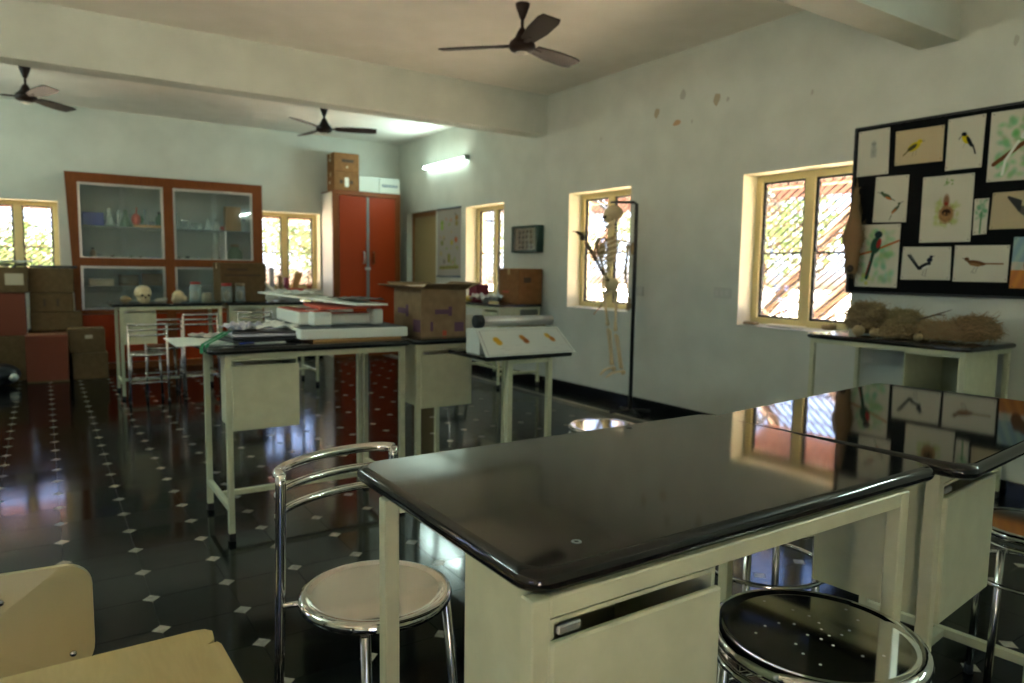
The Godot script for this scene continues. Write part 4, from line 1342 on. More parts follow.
func sheet_image(kind: String, w: int, h: int) -> ImageTexture:
	var im := Image.create(w, h, false, Image.FORMAT_RGB8)
	var base := Color(0.80, 0.79, 0.72)
	if kind in ["yellow_bird", "fantail"]:
		base = Color(0.74, 0.68, 0.55)
	im.fill(base)
	var g := RandomNumberGenerator.new()
	g.seed = hash(kind)
	for k in 400:
		ell(im, g.randf(), g.randf() * h / w * w / h, 0.01, 0.01, 0, Color(base.r - 0.05, base.g - 0.05, base.b - 0.06, 0.25), 1.0)
	var blk := Color(0.09, 0.1, 0.12)
	var gry := Color(0.45, 0.45, 0.42)
	var V := func(x, y): return Vector2(x, y)
	match kind:
		"pencil_owl":
			ell(im, 0.5, 0.32, 0.11, 0.14, 0, Color(0.55, 0.56, 0.54, 0.8), 0.8)
			ell(im, 0.5, 0.48, 0.12, 0.2, 0.1, Color(0.6, 0.61, 0.58, 0.6), 0.7)
			for k in 14:
				stroke(im, [V.call(0.4 + 0.015 * k, 0.38 + 0.01 * (k % 4)), V.call(0.42 + 0.013 * k, 0.6)], 0.006, Color(0.45, 0.46, 0.44, 0.6))
			ell(im, 0.46, 0.3, 0.02, 0.02, 0, gry)
			ell(im, 0.54, 0.3, 0.02, 0.02, 0, gry)
		"yellow_bird":
			ell(im, 0.4, 0.5, 0.15, 0.085, -0.5, Color(0.75, 0.68, 0.12))
			ell(im, 0.52, 0.37, 0.055, 0.05, 0, Color(0.8, 0.72, 0.1))
			ell(im, 0.36, 0.52, 0.12, 0.045, -0.55, Color(0.28, 0.27, 0.14))
			stroke(im, [V.call(0.28, 0.6), V.call(0.18, 0.72)], 0.016, Color(0.35, 0.32, 0.15))
			stroke(im, [V.call(0.56, 0.36), V.call(0.61, 0.37)], 0.01, gry)
			ell(im, 0.53, 0.36, 0.01, 0.01, 0, blk)
			stroke(im, [V.call(0.4, 0.6), V.call(0.37, 0.76)], 0.006, gry)
			stroke(im, [V.call(0.45, 0.58), V.call(0.44, 0.76)], 0.006, gry)
		"black_yellow_bird":
			ell(im, 0.52, 0.42, 0.15, 0.09, 0.9, Color(0.82, 0.74, 0.1))
			ell(im, 0.62, 0.48, 0.17, 0.05, 1.05, blk)
			ell(im, 0.46, 0.33, 0.075, 0.06, 0.4, blk)
			stroke(im, [V.call(0.72, 0.55), V.call(0.8, 0.72)], 0.022, blk)
			stroke(im, [V.call(0.38, 0.36), V.call(0.33, 0.41)], 0.012, blk)
			ell(im, 0.44, 0.38, 0.04, 0.035, 0, Color(0.82, 0.74, 0.1))
			stroke(im, [V.call(0.5, 0.5), V.call(0.46, 0.58)], 0.008, gry)
		"white_flycatcher":
			for k in 60:
				ell(im, 0.15 + 0.6 * g.randf(), 0.12 + 0.82 * g.randf(), 0.1, 0.07, g.randf() * 3, Color(0.3 + 0.2 * g.randf(), 0.62 + 0.15 * g.randf(), 0.36 + 0.1 * g.randf(), 0.55), 1.0)
			stroke(im, [V.call(0.1, 0.75), V.call(0.55, 0.5), V.call(0.98, 0.3)], 0.045, Color(0.42, 0.26, 0.14))
			ell(im, 0.7, 0.32, 0.2, 0.09, -0.6, Color(0.85, 0.87, 0.83))
			stroke(im, [V.call(0.5, 0.45), V.call(0.3, 0.7), V.call(0.26, 0.9)], 0.03, Color(0.86, 0.88, 0.84))
			ell(im, 0.86, 0.2, 0.1, 0.08, 0, blk)
			stroke(im, [V.call(0.92, 0.19), V.call(1.0, 0.16)], 0.02, Color(0.2, 0.3, 0.42))
		"two_birds":
			ell(im, 0.36, 0.42, 0.16, 0.06, 0.45, Color(0.3, 0.36, 0.24))
			ell(im, 0.42, 0.47, 0.11, 0.035, 0.4, Color(0.7, 0.42, 0.2))
			ell(im, 0.22, 0.35, 0.05, 0.045, 0, Color(0.28, 0.35, 0.24))
			stroke(im, [V.call(0.18, 0.36), V.call(0.08, 0.33)], 0.01, blk)
			stroke(im, [V.call(0.5, 0.48), V.call(0.62, 0.53)], 0.014, Color(0.25, 0.28, 0.2))
			ell(im, 0.66, 0.72, 0.16, 0.05, -0.8, Color(0.32, 0.36, 0.26))
			ell(im, 0.62, 0.76, 0.1, 0.03, -0.8, Color(0.68, 0.4, 0.2))
			ell(im, 0.76, 0.6, 0.045, 0.04, 0, Color(0.3, 0.35, 0.25))
			stroke(im, [V.call(0.78, 0.58), V.call(0.88, 0.56)], 0.009, blk)
			stroke(im, [V.call(0.56, 0.84), V.call(0.5, 0.95)], 0.012, Color(0.25, 0.28, 0.2))
		"woven_nest":
			for k in 40:
				ell(im, 0.28 + 0.45 * g.randf(), 0.35 + 0.42 * g.randf(), 0.09, 0.06, g.randf() * 3, Color(0.62, 0.7, 0.3, 0.45), 1.0)
			for k in 14:
				ell(im, 0.4 + 0.22 * g.randf(), 0.05 + 0.09 * g.randf(), 0.03, 0.016, g.randf() * 3, Color(0.45, 0.6, 0.32, 0.7), 0.6)
			ell(im, 0.49, 0.38, 0.075, 0.16, 0, Color(0.55, 0.4, 0.28), 0.5)
			ell(im, 0.5, 0.58, 0.17, 0.19, 0, Color(0.62, 0.47, 0.3), 0.3)
			for k in 60:
				var a := g.randf() * TAU
				var q := Vector2(0.5 + 0.15 * cos(a) * sqrt(g.randf()), 0.58 + 0.14 * sin(a))
				stroke(im, [q, q + Vector2(0.05 * g.randfn(), 0.03 * g.randfn())], 0.005, Color(0.4, 0.26, 0.14, 0.7))
			ell(im, 0.5, 0.55, 0.1, 0.075, 0, Color(0.2, 0.12, 0.07), 0.3)
			ell(im, 0.47, 0.57, 0.03, 0.03, 0, Color(0.5, 0.35, 0.2))
			ell(im, 0.55, 0.58, 0.03, 0.03, 0, Color(0.5, 0.35, 0.2))
			ell(im, 0.49, 0.42, 0.04, 0.035, 0, Color(0.55, 0.22, 0.14))
		"green_bookmark":
			for k in 30:
				ell(im, 0.15 + 0.7 * g.randf(), 0.05 + 0.5 * g.randf(), 0.2, 0.14, g.randf() * 3, Color(0.3, 0.6, 0.4, 0.4), 0.9)
			stroke(im, [V.call(0.55, 0.4), V.call(0.5, 0.95)], 0.07, Color(0.35, 0.55, 0.38))
			ell(im, 0.3, 0.85, 0.15, 0.1, 0, Color(0.85, 0.85, 0.8), 0.5)
		"fantail":
			ell(im, 0.62, 0.55, 0.2, 0.09, 0.5, Color(0.38, 0.36, 0.33))
			for k in 7:
				stroke(im, [V.call(0.48, 0.5), V.call(0.28 + 0.035 * k, 0.14 + 0.02 * k)], 0.028, Color(0.26, 0.25, 0.24))
			ell(im, 0.86, 0.58, 0.09, 0.06, 0, Color(0.45, 0.43, 0.4))
			stroke(im, [V.call(0.66, 0.62), V.call(0.63, 0.85)], 0.01, gry)
			stroke(im, [V.call(0.72, 0.62), V.call(0.74, 0.85)], 0.01, gry)
		"red_trogon":
			for k in 70:
				ell(im, 0.12 + 0.75 * g.randf(), 0.1 + 0.8 * g.randf(), 0.11, 0.08, g.randf() * 3, Color(0.35 + 0.3 * g.randf(), 0.66 + 0.12 * g.randf(), 0.4 + 0.2 * g.randf(), 0.55), 1.0)
			for k in 12:
				ell(im, 0.15 + 0.2 * g.randf(), 0.75 + 0.2 * g.randf(), 0.06, 0.05, 0, Color(0.75, 0.75, 0.25, 0.5), 1.0)
			stroke(im, [V.call(0.05, 0.48), V.call(0.4, 0.42), V.call(0.72, 0.33), V.call(0.98, 0.26)], 0.024, Color(0.68, 0.38, 0.17))
			ell(im, 0.45, 0.33, 0.13, 0.19, 0.25, Color(0.14, 0.3, 0.22), 0.2)
			ell(im, 0.5, 0.16, 0.1, 0.08, 0, Color(0.1, 0.2, 0.2), 0.2)
			ell(im, 0.52, 0.3, 0.06, 0.12, 0.3, Color(0.62, 0.16, 0.14), 0.3)
			stroke(im, [V.call(0.4, 0.45), V.call(0.27, 0.85)], 0.045, Color(0.13, 0.26, 0.2))
			stroke(im, [V.call(0.33, 0.6), V.call(0.25, 0.8)], 0.02, Color(0.5, 0.16, 0.12))
		"magpie_robin":
			stroke(im, [V.call(0.12, 0.25), V.call(0.36, 0.68)], 0.022, blk)
			stroke(im, [V.call(0.16, 0.23), V.call(0.38, 0.66)], 0.012, blk)
			ell(im, 0.47, 0.58, 0.15, 0.055, -0.5, blk)
			ell(im, 0.57, 0.4, 0.06, 0.055, -0.5, Color(0.08, 0.1, 0.18))
			ell(im, 0.5, 0.62, 0.09, 0.03, -0.5, Color(0.82, 0.82, 0.78))
			ell(im, 0.6, 0.3, 0.035, 0.032, 0, Color(0.08, 0.1, 0.18))
			stroke(im, [V.call(0.63, 0.29), V.call(0.67, 0.28)], 0.008, blk)
			stroke(im, [V.call(0.47, 0.68), V.call(0.44, 0.86), V.call(0.52, 0.88)], 0.007, gry)
			stroke(im, [V.call(0.52, 0.66), V.call(0.5, 0.85)], 0.007, gry)
		"brown_cuckoo":
			ell(im, 0.42, 0.48, 0.18, 0.05, 0.18, Color(0.42, 0.27, 0.14))
			ell(im, 0.4, 0.53, 0.12, 0.03, 0.15, Color(0.55, 0.4, 0.24))
			ell(im, 0.24, 0.38, 0.05, 0.042, 0.4, Color(0.4, 0.27, 0.15))
			stroke(im, [V.call(0.2, 0.38), V.call(0.16, 0.35)], 0.008, gry)
			stroke(im, [V.call(0.56, 0.5), V.call(0.9, 0.5)], 0.018, Color(0.45, 0.3, 0.16))
			stroke(im, [V.call(0.4, 0.6), V.call(0.34, 0.74), V.call(0.42, 0.75)], 0.007, gry)
			stroke(im, [V.call(0.45, 0.58), V.call(0.42, 0.72)], 0.007, gry)
			ell(im, 0.235, 0.37, 0.008, 0.008, 0, blk)
		"eagle_sky":
			for y in h:
				for x in w:
					var t := float(y) / h
					var n := 0.04 * sin(x * 0.3 + y * 0.11)
					im.set_pixel(x, y, Color(0.55 + n, 0.66 + n, 0.68) if t < 0.48 else Color(0.72 + n, 0.72, 0.66) if t < 0.64 else Color(0.72 + n, 0.47 + n, 0.24))
			ell(im, 0.55, 0.45, 0.3, 0.13, 0.4, Color(0.36, 0.22, 0.14))
			ell(im, 0.35, 0.5, 0.12, 0.2, 0.2, Color(0.4, 0.26, 0.16))
			ell(im, 0.5, 0.33, 0.09, 0.07, 0, Color(0.45, 0.3, 0.2))
		"wall_chart":
			im.fill(Color(0.63, 0.61, 0.58))
			for k in 26:
				var x := 0.12 + 0.76 * g.randf()
				var y := 0.06 + 0.88 * g.randf()
				ell(im, x, y, 0.03 + 0.05 * g.randf(), 0.03 + 0.05 * g.randf(), g.randf() * 3, [Color(0.56, 0.6, 0.4), Color(0.68, 0.52, 0.44), Color(0.5, 0.47, 0.44), Color(0.66, 0.6, 0.42)][k % 4], 0.6)
			for e in [[0.2, 0.2, Color(0.45, 0.58, 0.2)], [0.2, 0.27, Color(0.5, 0.62, 0.25)], [0.82, 0.14, Color(0.6, 0.45, 0.25)], [0.82, 0.22, Color(0.55, 0.5, 0.3)], [0.8, 0.46, Color(0.72, 0.38, 0.22)], [0.2, 0.5, Color(0.48, 0.5, 0.3)], [0.62, 0.5, Color(0.66, 0.62, 0.3)], [0.5, 0.7, Color(0.5, 0.5, 0.25)], [0.5, 0.76, Color(0.52, 0.5, 0.25)]]:
				ell(im, e[0], e[1], 0.08, 0.07, 0, e[2], 0.5)
			stroke(im, [V.call(0.12, 0.875), V.call(0.88, 0.86)], 0.04, Color(0.55, 0.55, 0.3))
			for k in 6:
				ell(im, 0.16 + 0.13 * k, 0.87, 0.035, 0.035, 0, Color(0.4, 0.38, 0.24), 0.5)
		"anatomy_sheet":
			im.fill(Color(0.76, 0.77, 0.74))
			for e in [[0.03, 0.06, 0.97, 0.06], [0.03, 0.94, 0.97, 0.94], [0.03, 0.06, 0.03, 0.94], [0.97, 0.06, 0.97, 0.94]]:
				stroke(im, [V.call(e[0], e[1]), V.call(e[2], e[3])], 0.006, Color(0.6, 0.6, 0.58))
			for e in [[0.17, 0.4, Color(0.78, 0.58, 0.12)], [0.19, 0.5, Color(0.8, 0.6, 0.15)], [0.47, 0.36, Color(0.72, 0.45, 0.16)], [0.49, 0.48, Color(0.6, 0.33, 0.14)], [0.79, 0.33, Color(0.75, 0.58, 0.22)], [0.82, 0.46, Color(0.66, 0.4, 0.15)]]:
				ell(im, e[0], e[1], 0.042, 0.05, 0, e[2], 0.5)
			for k in 24:
				var q := Vector2(0.08 + 0.84 * g.randf(), 0.62 + 0.28 * g.randf())
				stroke(im, [q, q + Vector2(0.05, 0)], 0.003, Color(0.6, 0.6, 0.6, 0.7))
		"insect_tray":
			im.fill(Color(0.5, 0.49, 0.4))
			for k in 16:
				var q := Vector2(0.14 + 0.5 * (k % 4) / 3.0 + 0.04 * g.randf(), 0.16 + 0.66 * (k / 4) / 3.0 + 0.04 * g.randf())
				ell(im, q.x, q.y, 0.035 + 0.02 * g.randf(), 0.07, g.randf(), Color(0.16, 0.15, 0.12), 0.3)
				ell(im, q.x + 0.03, q.y, 0.05, 0.03, g.randf() * 2, Color(0.3, 0.27, 0.2), 0.5)
	return ImageTexture.create_from_image(im)

func print_mat(kind: String, w: int, h: int) -> StandardMaterial3D:
	var m := mat("print_" + kind, Color.WHITE, 0.75, 0.0, 0.3)
	m.albedo_texture = sheet_image(kind, w, h)
	m.texture_repeat = false
	return m

func sheet(called: String, p: Array, n: Vector3, th: float, m, parent: Node = self) -> MeshInstance3D:
	# a thin sheet with corners top-left, top-right, bottom-right, bottom-left as seen from the side that n points to
	var st := S()
	var uv := [Vector2(0, 0), Vector2(1, 0), Vector2(1, 1), Vector2(0, 1)]
	var f := []
	for v in p:
		f.append(v + n * th)
	for k in [0, 1, 2, 0, 2, 3]:
		st.set_uv(uv[k])
		st.add_vertex(f[k])
	for k in [0, 2, 1, 0, 3, 2]:
		st.set_uv(Vector2(0.02, 0.02))
		st.add_vertex(p[k])
	for i in 4:
		var j := (i + 1) % 4
		for v in [p[i], f[j], f[i], p[i], p[j], f[j]]:
			st.set_uv(Vector2(0.02, 0.02))
			st.add_vertex(v)
	return obj(called, st, m, parent)

func build_board() -> void:
	var b := thing("display_board", "large black display board on the wall holding the bird pictures", "board", Vector3(XR, 0, 0))
	boxpart("panel", Vector3(-0.026, 1.187, -2.872), Vector3(-0.002, 2.293, -1.35), "black_cloth", b, 0.003)
	var fr := S()
	rbx(fr, Vector3(-0.032, 1.177, -2.884), Vector3(-0.001, 2.303, -2.868), 0.002)
	rbx(fr, Vector3(-0.032, 1.177, -1.354), Vector3(-0.001, 2.303, -1.338), 0.002)
	rbx(fr, Vector3(-0.032, 2.289, -2.87), Vector3(-0.001, 2.303, -1.352), 0.002)
	rbx(fr, Vector3(-0.032, 1.177, -2.87), Vector3(-0.001, 1.191, -1.352), 0.002)
	obj("edge_frame", fr, "black_paint", b)
	var P := [
		["pencil_owl", [-2.85, 2.275, -2.636, 1.973], "faint pencil drawing of a bird pinned in the top corner of the board", 96, 128],
		["yellow_bird", [-2.596, 2.237, -2.294, 2.02], "drawing of a yellow bird on tan paper pinned to the board", 128, 96],
		["black_yellow_bird", [-2.278, 2.264, -2.068, 1.957], "drawing of a black and yellow bird on white paper", 96, 128],
		["white_flycatcher", [-2.034, 2.262, -1.735, 1.86], "painting of a long-tailed white bird on a branch with green behind", 112, 144],
		["two_birds", [-2.715, 1.954, -2.496, 1.654], "drawing of two small green birds on white paper", 96, 128],
		["woven_nest", [-2.402, 1.926, -2.1, 1.516], "painting of a round woven nest with chicks", 112, 144],
		["green_bookmark", [-2.09, 1.767, -2.012, 1.555], "narrow strip of paper painted with green leaves", 48, 112],
		["fantail", [-1.997, 1.797, -1.7, 1.581], "drawing of a grey bird with a raised fan tail on tan paper", 128, 96],
		["red_trogon", [-2.815, 1.64, -2.524, 1.227], "painting of a red and green bird on a branch, beside the hanging nest", 112, 144],
		["magpie_robin", [-2.503, 1.486, -2.202, 1.281], "drawing of a black and white bird with a raised tail", 128, 96],
		["brown_cuckoo", [-2.184, 1.488, -1.881, 1.275], "drawing of a brown long-tailed bird on white paper", 128, 96],
		["eagle_sky", [-1.867, 1.536, -1.6, 1.238], "painting of a brown bird against blue sky and orange ground", 96, 112]]
	var x := XR - 0.0275
	for e in P:
		var r: Array = e[1]
		var m := print_mat(e[0], e[3], e[4])
		var o := Node3D.new()
		put(o, "bird_picture", self)
		tag(o, e[2], "picture", "bird pictures on the board")
		var g := RandomNumberGenerator.new()
		g.seed = hash(e[0])
		var j := func() -> float: return g.randf_range(-0.004, 0.004)
		sheet("paper_sheet", [Vector3(x, r[1] + j.call(), r[0] + j.call()), Vector3(x, r[1] + j.call(), r[2] + j.call()), Vector3(x, r[3] + j.call(), r[2] + j.call()), Vector3(x, r[3] + j.call(), r[0] + j.call())], Vector3(-1, 0, 0), 0.0015, m, o)
		var pn := S(true)
		for c in [[r[0] + 0.012, r[1] - 0.012], [r[2] - 0.012, r[1] - 0.012], [r[0] + 0.012, r[3] + 0.012], [r[2] - 0.012, r[3] + 0.012]]:
			ball(pn, Vector3(x - 0.003, c[1], c[0]), Vector3(0.003, 0.0035, 0.0035), 4, 6)
		obj("pin", pn, "print_brown", o).set_meta("kind", "stuff")
	# weaver's nest hung on the edge of the board
	var n := thing("hanging_nest", "brown hanging weaver nest on the edge of the bird board", "nest", Vector3(4.648, 0, -2.815))
	var st := S(true)
	var prof := [[0.0, 1.315], [0.034, 1.312], [0.043, 1.335], [0.045, 1.42], [0.052, 1.48], [0.066, 1.53], [0.068, 1.57], [0.055, 1.63], [0.035, 1.69], [0.02, 1.76], [0.013, 1.83], [0.009, 1.88], [0.0, 1.885]]
	lathe(st, prof, Vector3.ZERO, 18, Vector3(0.85, 1, 1))
	obj("nest_body", st, "nest_fibre", n)
	var hole_shade := S(true)
	ball(hole_shade, Vector3(-0.034, 1.345, 0.012), Vector3(0.01, 0.026, 0.026), 6, 10)
	obj("entrance_shade", hole_shade, "socket", n)  # dark ball painted in as the shade of the nest mouth
	var fb := S()
	var g := RandomNumberGenerator.new()
	g.seed = 77
	for k in 900:
		var i := g.randi_range(1, prof.size() - 3)
		var f := g.randf()
		var rr := lerpf(prof[i][0], prof[i + 1][0], f)
		var y := lerpf(prof[i][1], prof[i + 1][1], f)
		var a := g.randf() * TAU
		var c := Vector3(cos(a) * rr * 0.85, y, sin(a) * rr)
		strand(fb, c, c + Vector3(-sin(a) * 0.04 * g.randfn() * 0.5, 0.035 * g.randfn(), cos(a) * 0.03 * g.randfn() * 0.5) + Vector3(cos(a), 0, sin(a)) * 0.007 * g.randf(), 0.0014, g)
	var fo := obj("fibres", fb, "nest_brown", n)
	fo.set_meta("kind", "stuff")
	# chart and insect case on the wall
	var c := thing("wall_chart", "long pale wall chart with coloured figures hanging by the corner door", "chart", Vector3(XR, 0, 0))
	sheet("chart_sheet", [Vector3(-0.006, 2.13, -9.115), Vector3(-0.006, 2.13, -8.44), Vector3(-0.006, 1.205, -8.44), Vector3(-0.006, 1.205, -9.115)], Vector3(-1, 0, 0), 0.002, print_mat("wall_chart", 128, 180), c)
	for y in [2.135, 1.2]:
		var rd := S(true)
		tube(rd, [Vector3(-0.014, y, -9.12), Vector3(-0.014, y, -8.435)], 0.012, 8)
		obj("chart_rod", rd, "chart_edge", c)
	var f := thing("insect_case", "dark green framed glass case of pinned insects on the wall above the carton", "display case", Vector3(XR, 0, 0))
	var ff := S()
	rbx(ff, Vector3(-0.1, 1.505, -7.06), Vector3(-0.001, 1.53, -6.545), 0.003)
	rbx(ff, Vector3(-0.1, 1.785, -7.06), Vector3(-0.001, 1.81, -6.545), 0.003)
	rbx(ff, Vector3(-0.1, 1.525, -7.06), Vector3(-0.001, 1.79, -7.035), 0.003)
	rbx(ff, Vector3(-0.1, 1.525, -6.57), Vector3(-0.001, 1.79, -6.545), 0.003)
	obj("case_frame", ff, "green_frame", f)
	sheet("insect_tray", [Vector3(-0.05, 1.785, -7.035), Vector3(-0.05, 1.785, -6.57), Vector3(-0.05, 1.53, -6.57), Vector3(-0.05, 1.53, -7.035)], Vector3(-1, 0, 0), 0.003, print_mat("insect_tray", 96, 64), f)
	var gl := S()
	bx(gl, Vector3(-0.092, 1.53, -7.035), Vector3(-0.089, 1.785, -6.57))
	obj("pane", gl, "pane_glass", f)

func strand(st: SurfaceTool, a: Vector3, b: Vector3, w: float, g: RandomNumberGenerator) -> void:
	var d := b - a
	var s := d.cross(Vector3(g.randfn(), g.randfn(), g.randfn())).normalized() * w
	var t := d.cross(s).normalized() * w
	var p := [a + s, a - s * 0.5 + t, a - s * 0.5 - t]
	var q := [b + s * 0.5, b - s * 0.25 + t * 0.5, b - s * 0.25 - t * 0.5]
	for i in 3:
		var j := (i + 1) % 3
		quad(st, p[i], p[j], q[j], q[i])

# ---------------------------------------------------------------- skeleton
func bone(st: SurfaceTool, a: Vector3, b: Vector3, r: float, knob := 1.7) -> void:
	var d := b - a
	tube(st, [a, a + d * 0.04, a + d * 0.12, a + d * 0.3, a + d * 0.7, a + d * 0.88, a + d * 0.96, b], [r * 0.5, r * knob, r * knob * 0.85, r, r, r * knob * 0.8, r * knob, r * 0.5], 8)

func build_skeleton() -> void:
	var p := thing("skeleton_stand", "black metal stand holding the hanging skeleton", "stand", Vector3(4.43, 0, -4.73))
	var st := S(true)
	tube(st, [Vector3(0, 0.03, 0), Vector3(0, 1.9, 0), Vector3(-0.02, 1.915, -0.02), Vector3(-0.17, 1.915, -0.155)], [0.017, 0.017, 0.015, 0.011], 10)
	obj("pole", st, "black_paint", p)
	for k in 4:
		var a := 0.3 + PI / 2 * k
		var f := S(true)
		tube(f, [Vector3(0, 0.05, 0), Vector3(cos(a) * 0.2, 0.03, sin(a) * 0.2)], 0.012, 8)
		obj("foot", f, "black_paint", p)
	var hk := S(true)
	tube(hk, [Vector3(-0.165, 1.91, -0.15), Vector3(-0.16, 1.89, -0.15), Vector3(-0.15, 1.875, -0.15)], 0.003, 6)
	obj("hook", hk, "black_paint", p)

	var s := thing("human_skeleton", "cream plastic human skeleton hanging before the window with one arm raised", "skeleton")
	# skull, facing the left of the stand
	var face := Vector3(-0.75, -0.12, -0.35).normalized()
	var side := face.cross(Vector3.UP).normalized()
	var up := side.cross(face).normalized()
	var c := Vector3(4.285, 1.795, -4.885)
	var bs := Basis(face, up, side)
	var sk := S(true)
	var prof := []
	for i in 13:
		var t := PI * i / 12.0 - PI / 2
		prof.append([cos(t) if i > 0 and i < 12 else 0.0, sin(t)])
	var raw := S(true)
	# cranium, brow, cheeks and upper jaw in the skull's own axes: x forward, y up
	for e in [[Vector3(-0.015, 0.025, 0), Vector3(0.088, 0.07, 0.068)], [Vector3(0.05, 0.012, 0), Vector3(0.03, 0.03, 0.052)], [Vector3(0.045, -0.03, 0), Vector3(0.032, 0.028, 0.045)], [Vector3(0.04, -0.015, 0.04), Vector3(0.03, 0.012, 0.015)], [Vector3(0.04, -0.015, -0.04), Vector3(0.03, 0.012, 0.015)]]:
		ball(raw, e[0], e[1], 10, 14)
	var sm := obj("skull", raw, "bone", s)
	sm.transform = Transform3D(bs, c)
	var jaw := S(true)
	tube(jaw, [Vector3(0.0, -0.02, 0.048), Vector3(-0.002, -0.055, 0.045), Vector3(0.035, -0.082, 0.03), Vector3(0.062, -0.088, 0.0), Vector3(0.035, -0.082, -0.03), Vector3(-0.002, -0.055, -0.045), Vector3(0.0, -0.02, -0.048)], [0.008, 0.012, 0.013, 0.016, 0.013, 0.012, 0.008], 8)
	var jm := obj("jaw", jaw, "bone", s)
	jm.transform = Transform3D(bs, c)
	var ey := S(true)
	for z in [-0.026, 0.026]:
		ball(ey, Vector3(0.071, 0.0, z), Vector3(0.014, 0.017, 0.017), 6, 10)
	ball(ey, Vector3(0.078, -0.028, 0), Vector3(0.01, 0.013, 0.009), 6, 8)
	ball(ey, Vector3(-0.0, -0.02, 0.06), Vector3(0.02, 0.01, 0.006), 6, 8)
	var em := obj("socket_shade", ey, "socket", s)  # dark balls colour in the shade of eye, nose and ear hollows
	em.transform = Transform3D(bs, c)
	# spine
	var neck := Vector3(4.287, 1.70, -4.865)
	var pel := Vector3(4.245, 1.165, -4.835)
	var back := -face
	var spine := [neck]
	var sp := S(true)
	for k in 22:
		var f := k / 21.0
		var q := neck.lerp(pel, f) + back * (0.05 * sin(f * PI * 1.6) - 0.02 * f)
		ball(sp, q, Vector3(0.016, 0.0105, 0.016) * lerpf(0.8, 1.3, f), 5, 8)
		ball(sp, q + back * 0.024, Vector3(0.012, 0.006, 0.006), 4, 6)
		spine.append(q)
	obj("spine", sp, "bone", s)
	# rib cage
	for k in 10:
		var f := (k + 3) / 21.0 * 0.95
		var q: Vector3 = neck.lerp(pel, f) + back * (0.05 * sin(f * PI * 1.6))
		var wd: float = [0.06, 0.085, 0.1, 0.11, 0.115, 0.115, 0.112, 0.105, 0.095, 0.08][k]
		var dp: float = [0.06, 0.085, 0.1, 0.112, 0.118, 0.12, 0.12, 0.11, 0.09, 0.07][k]
		var rb := S(true)
		for sd in [-1.0, 1.0]:
			var pts := []
			var n := 9 if k < 7 else 7
			for i in n:
				var a := PI * 0.06 + PI * 0.86 * i / 8.0
				pts.append(q + side * sd * wd * sin(a) + face * dp * (0.9 - 0.9 * cos(a)) * 0.95 - Vector3(0, 0.055 * i / 8.0, 0))
			tube(rb, pts, 0.0055, 6)
		obj("rib", rb, "bone" if k % 2 else "bone_dark", s)
	var stn := S(true)
	var s0: Vector3 = neck.lerp(pel, 0.16) + face * 0.13
	tube(stn, [s0 + Vector3(0, 0.0, 0), s0 + Vector3(0, -0.06, 0) + face * 0.03, s0 + Vector3(0, -0.17, 0) + face * 0.05], [0.016, 0.013, 0.008], 8)
	obj("breastbone", stn, "bone_dark", s)
	# shoulders
	var sh := [Vector3(4.165, 1.545, -4.945), Vector3(4.385, 1.55, -4.775)]
	for k in 2:
		var cl := S(true)
		tube(cl, [s0, s0.lerp(sh[k], 0.5) + Vector3(0, 0.015, 0), sh[k] + Vector3(0, 0.01, 0)], 0.007, 6)
		ball(cl, sh[k] + back * 0.05 + Vector3(0, -0.05, 0), Vector3(0.03, 0.06, 0.03), 6, 8)
		obj("shoulder_blade", cl, "bone_dark", s)
	# pelvis
	var pv := S(true)
	for sd in [-1.0, 1.0]:
		ball(pv, pel + side * sd * 0.06 + Vector3(0, 0.02, 0) + back * 0.01, Vector3(0.05, 0.058, 0.045), 8, 10)
		tube(pv, [pel + side * sd * 0.075 + Vector3(0, -0.03, 0), pel + side * sd * 0.04 + face * 0.05 + Vector3(0, -0.07, 0), pel + face * 0.06 + Vector3(0, -0.06, 0)], 0.013, 8)
	ball(pv, pel + back * 0.03 + Vector3(0, 0.0, 0), Vector3(0.035, 0.05, 0.035), 6, 8)
	obj("pelvis", pv, "bone", s)
	# raised arm; forearm and hand carry their backlit shade in the colour
	var el := Vector3(4.225, 1.21, -4.86)
	var wr := Vector3(4.07, 1.565, -5.0)
	var a1 := S(true)
	bone(a1, sh[0], el, 0.011)
	obj("upper_arm", a1, "bone_dark", s)
	var a2 := S(true)
	bone(a2, el, wr, 0.008, 1.5)
	bone(a2, el + Vector3(0.015, 0, 0.01), wr + Vector3(0.015, 0, 0.012), 0.007, 1.4)
	obj("forearm", a2, "backlit_bone_twig", s)
	var hd := S(true)
	ball(hd, wr + Vector3(-0.015, 0.035, -0.015), Vector3(0.022, 0.03, 0.02), 6, 8)
	for k in 5:
		var b := wr + Vector3(-0.02, 0.055, -0.02) + Vector3(0.008 * (k - 2), 0.0, 0.006 * (k - 2))
		tube(hd, [b, b + Vector3(-0.03 - 0.004 * k, 0.03, -0.02), b + Vector3(-0.075 + 0.01 * absf(k - 2), 0.035, -0.04)], [0.006, 0.005, 0.003], 6)
	obj("hand", hd, "backlit_bone_twig", s)
	# hanging arm
	var el2 := Vector3(4.35, 1.275, -4.765)
	var wr2 := Vector3(4.375, 1.075, -4.73)
	var b1 := S(true)
	bone(b1, sh[1], el2, 0.011)
	obj("upper_arm", b1, "bone_dark", s)
	var b2 := S(true)
	bone(b2, el2, wr2, 0.008, 1.5)
	obj("forearm", b2, "bone_dark", s)
	var h2 := S(true)
	ball(h2, wr2 + Vector3(0.0, -0.03, 0.0), Vector3(0.02, 0.03, 0.018), 6, 8)
	for k in 5:
		var b := wr2 + Vector3(0.007 * (k - 2), -0.055, 0.005 * (k - 2))
		tube(h2, [b, b + Vector3(0.0, -0.04, 0.0), b + Vector3(-0.01, -0.07 + 0.006 * absf(k - 2), -0.005)], [0.006, 0.005, 0.003], 6)
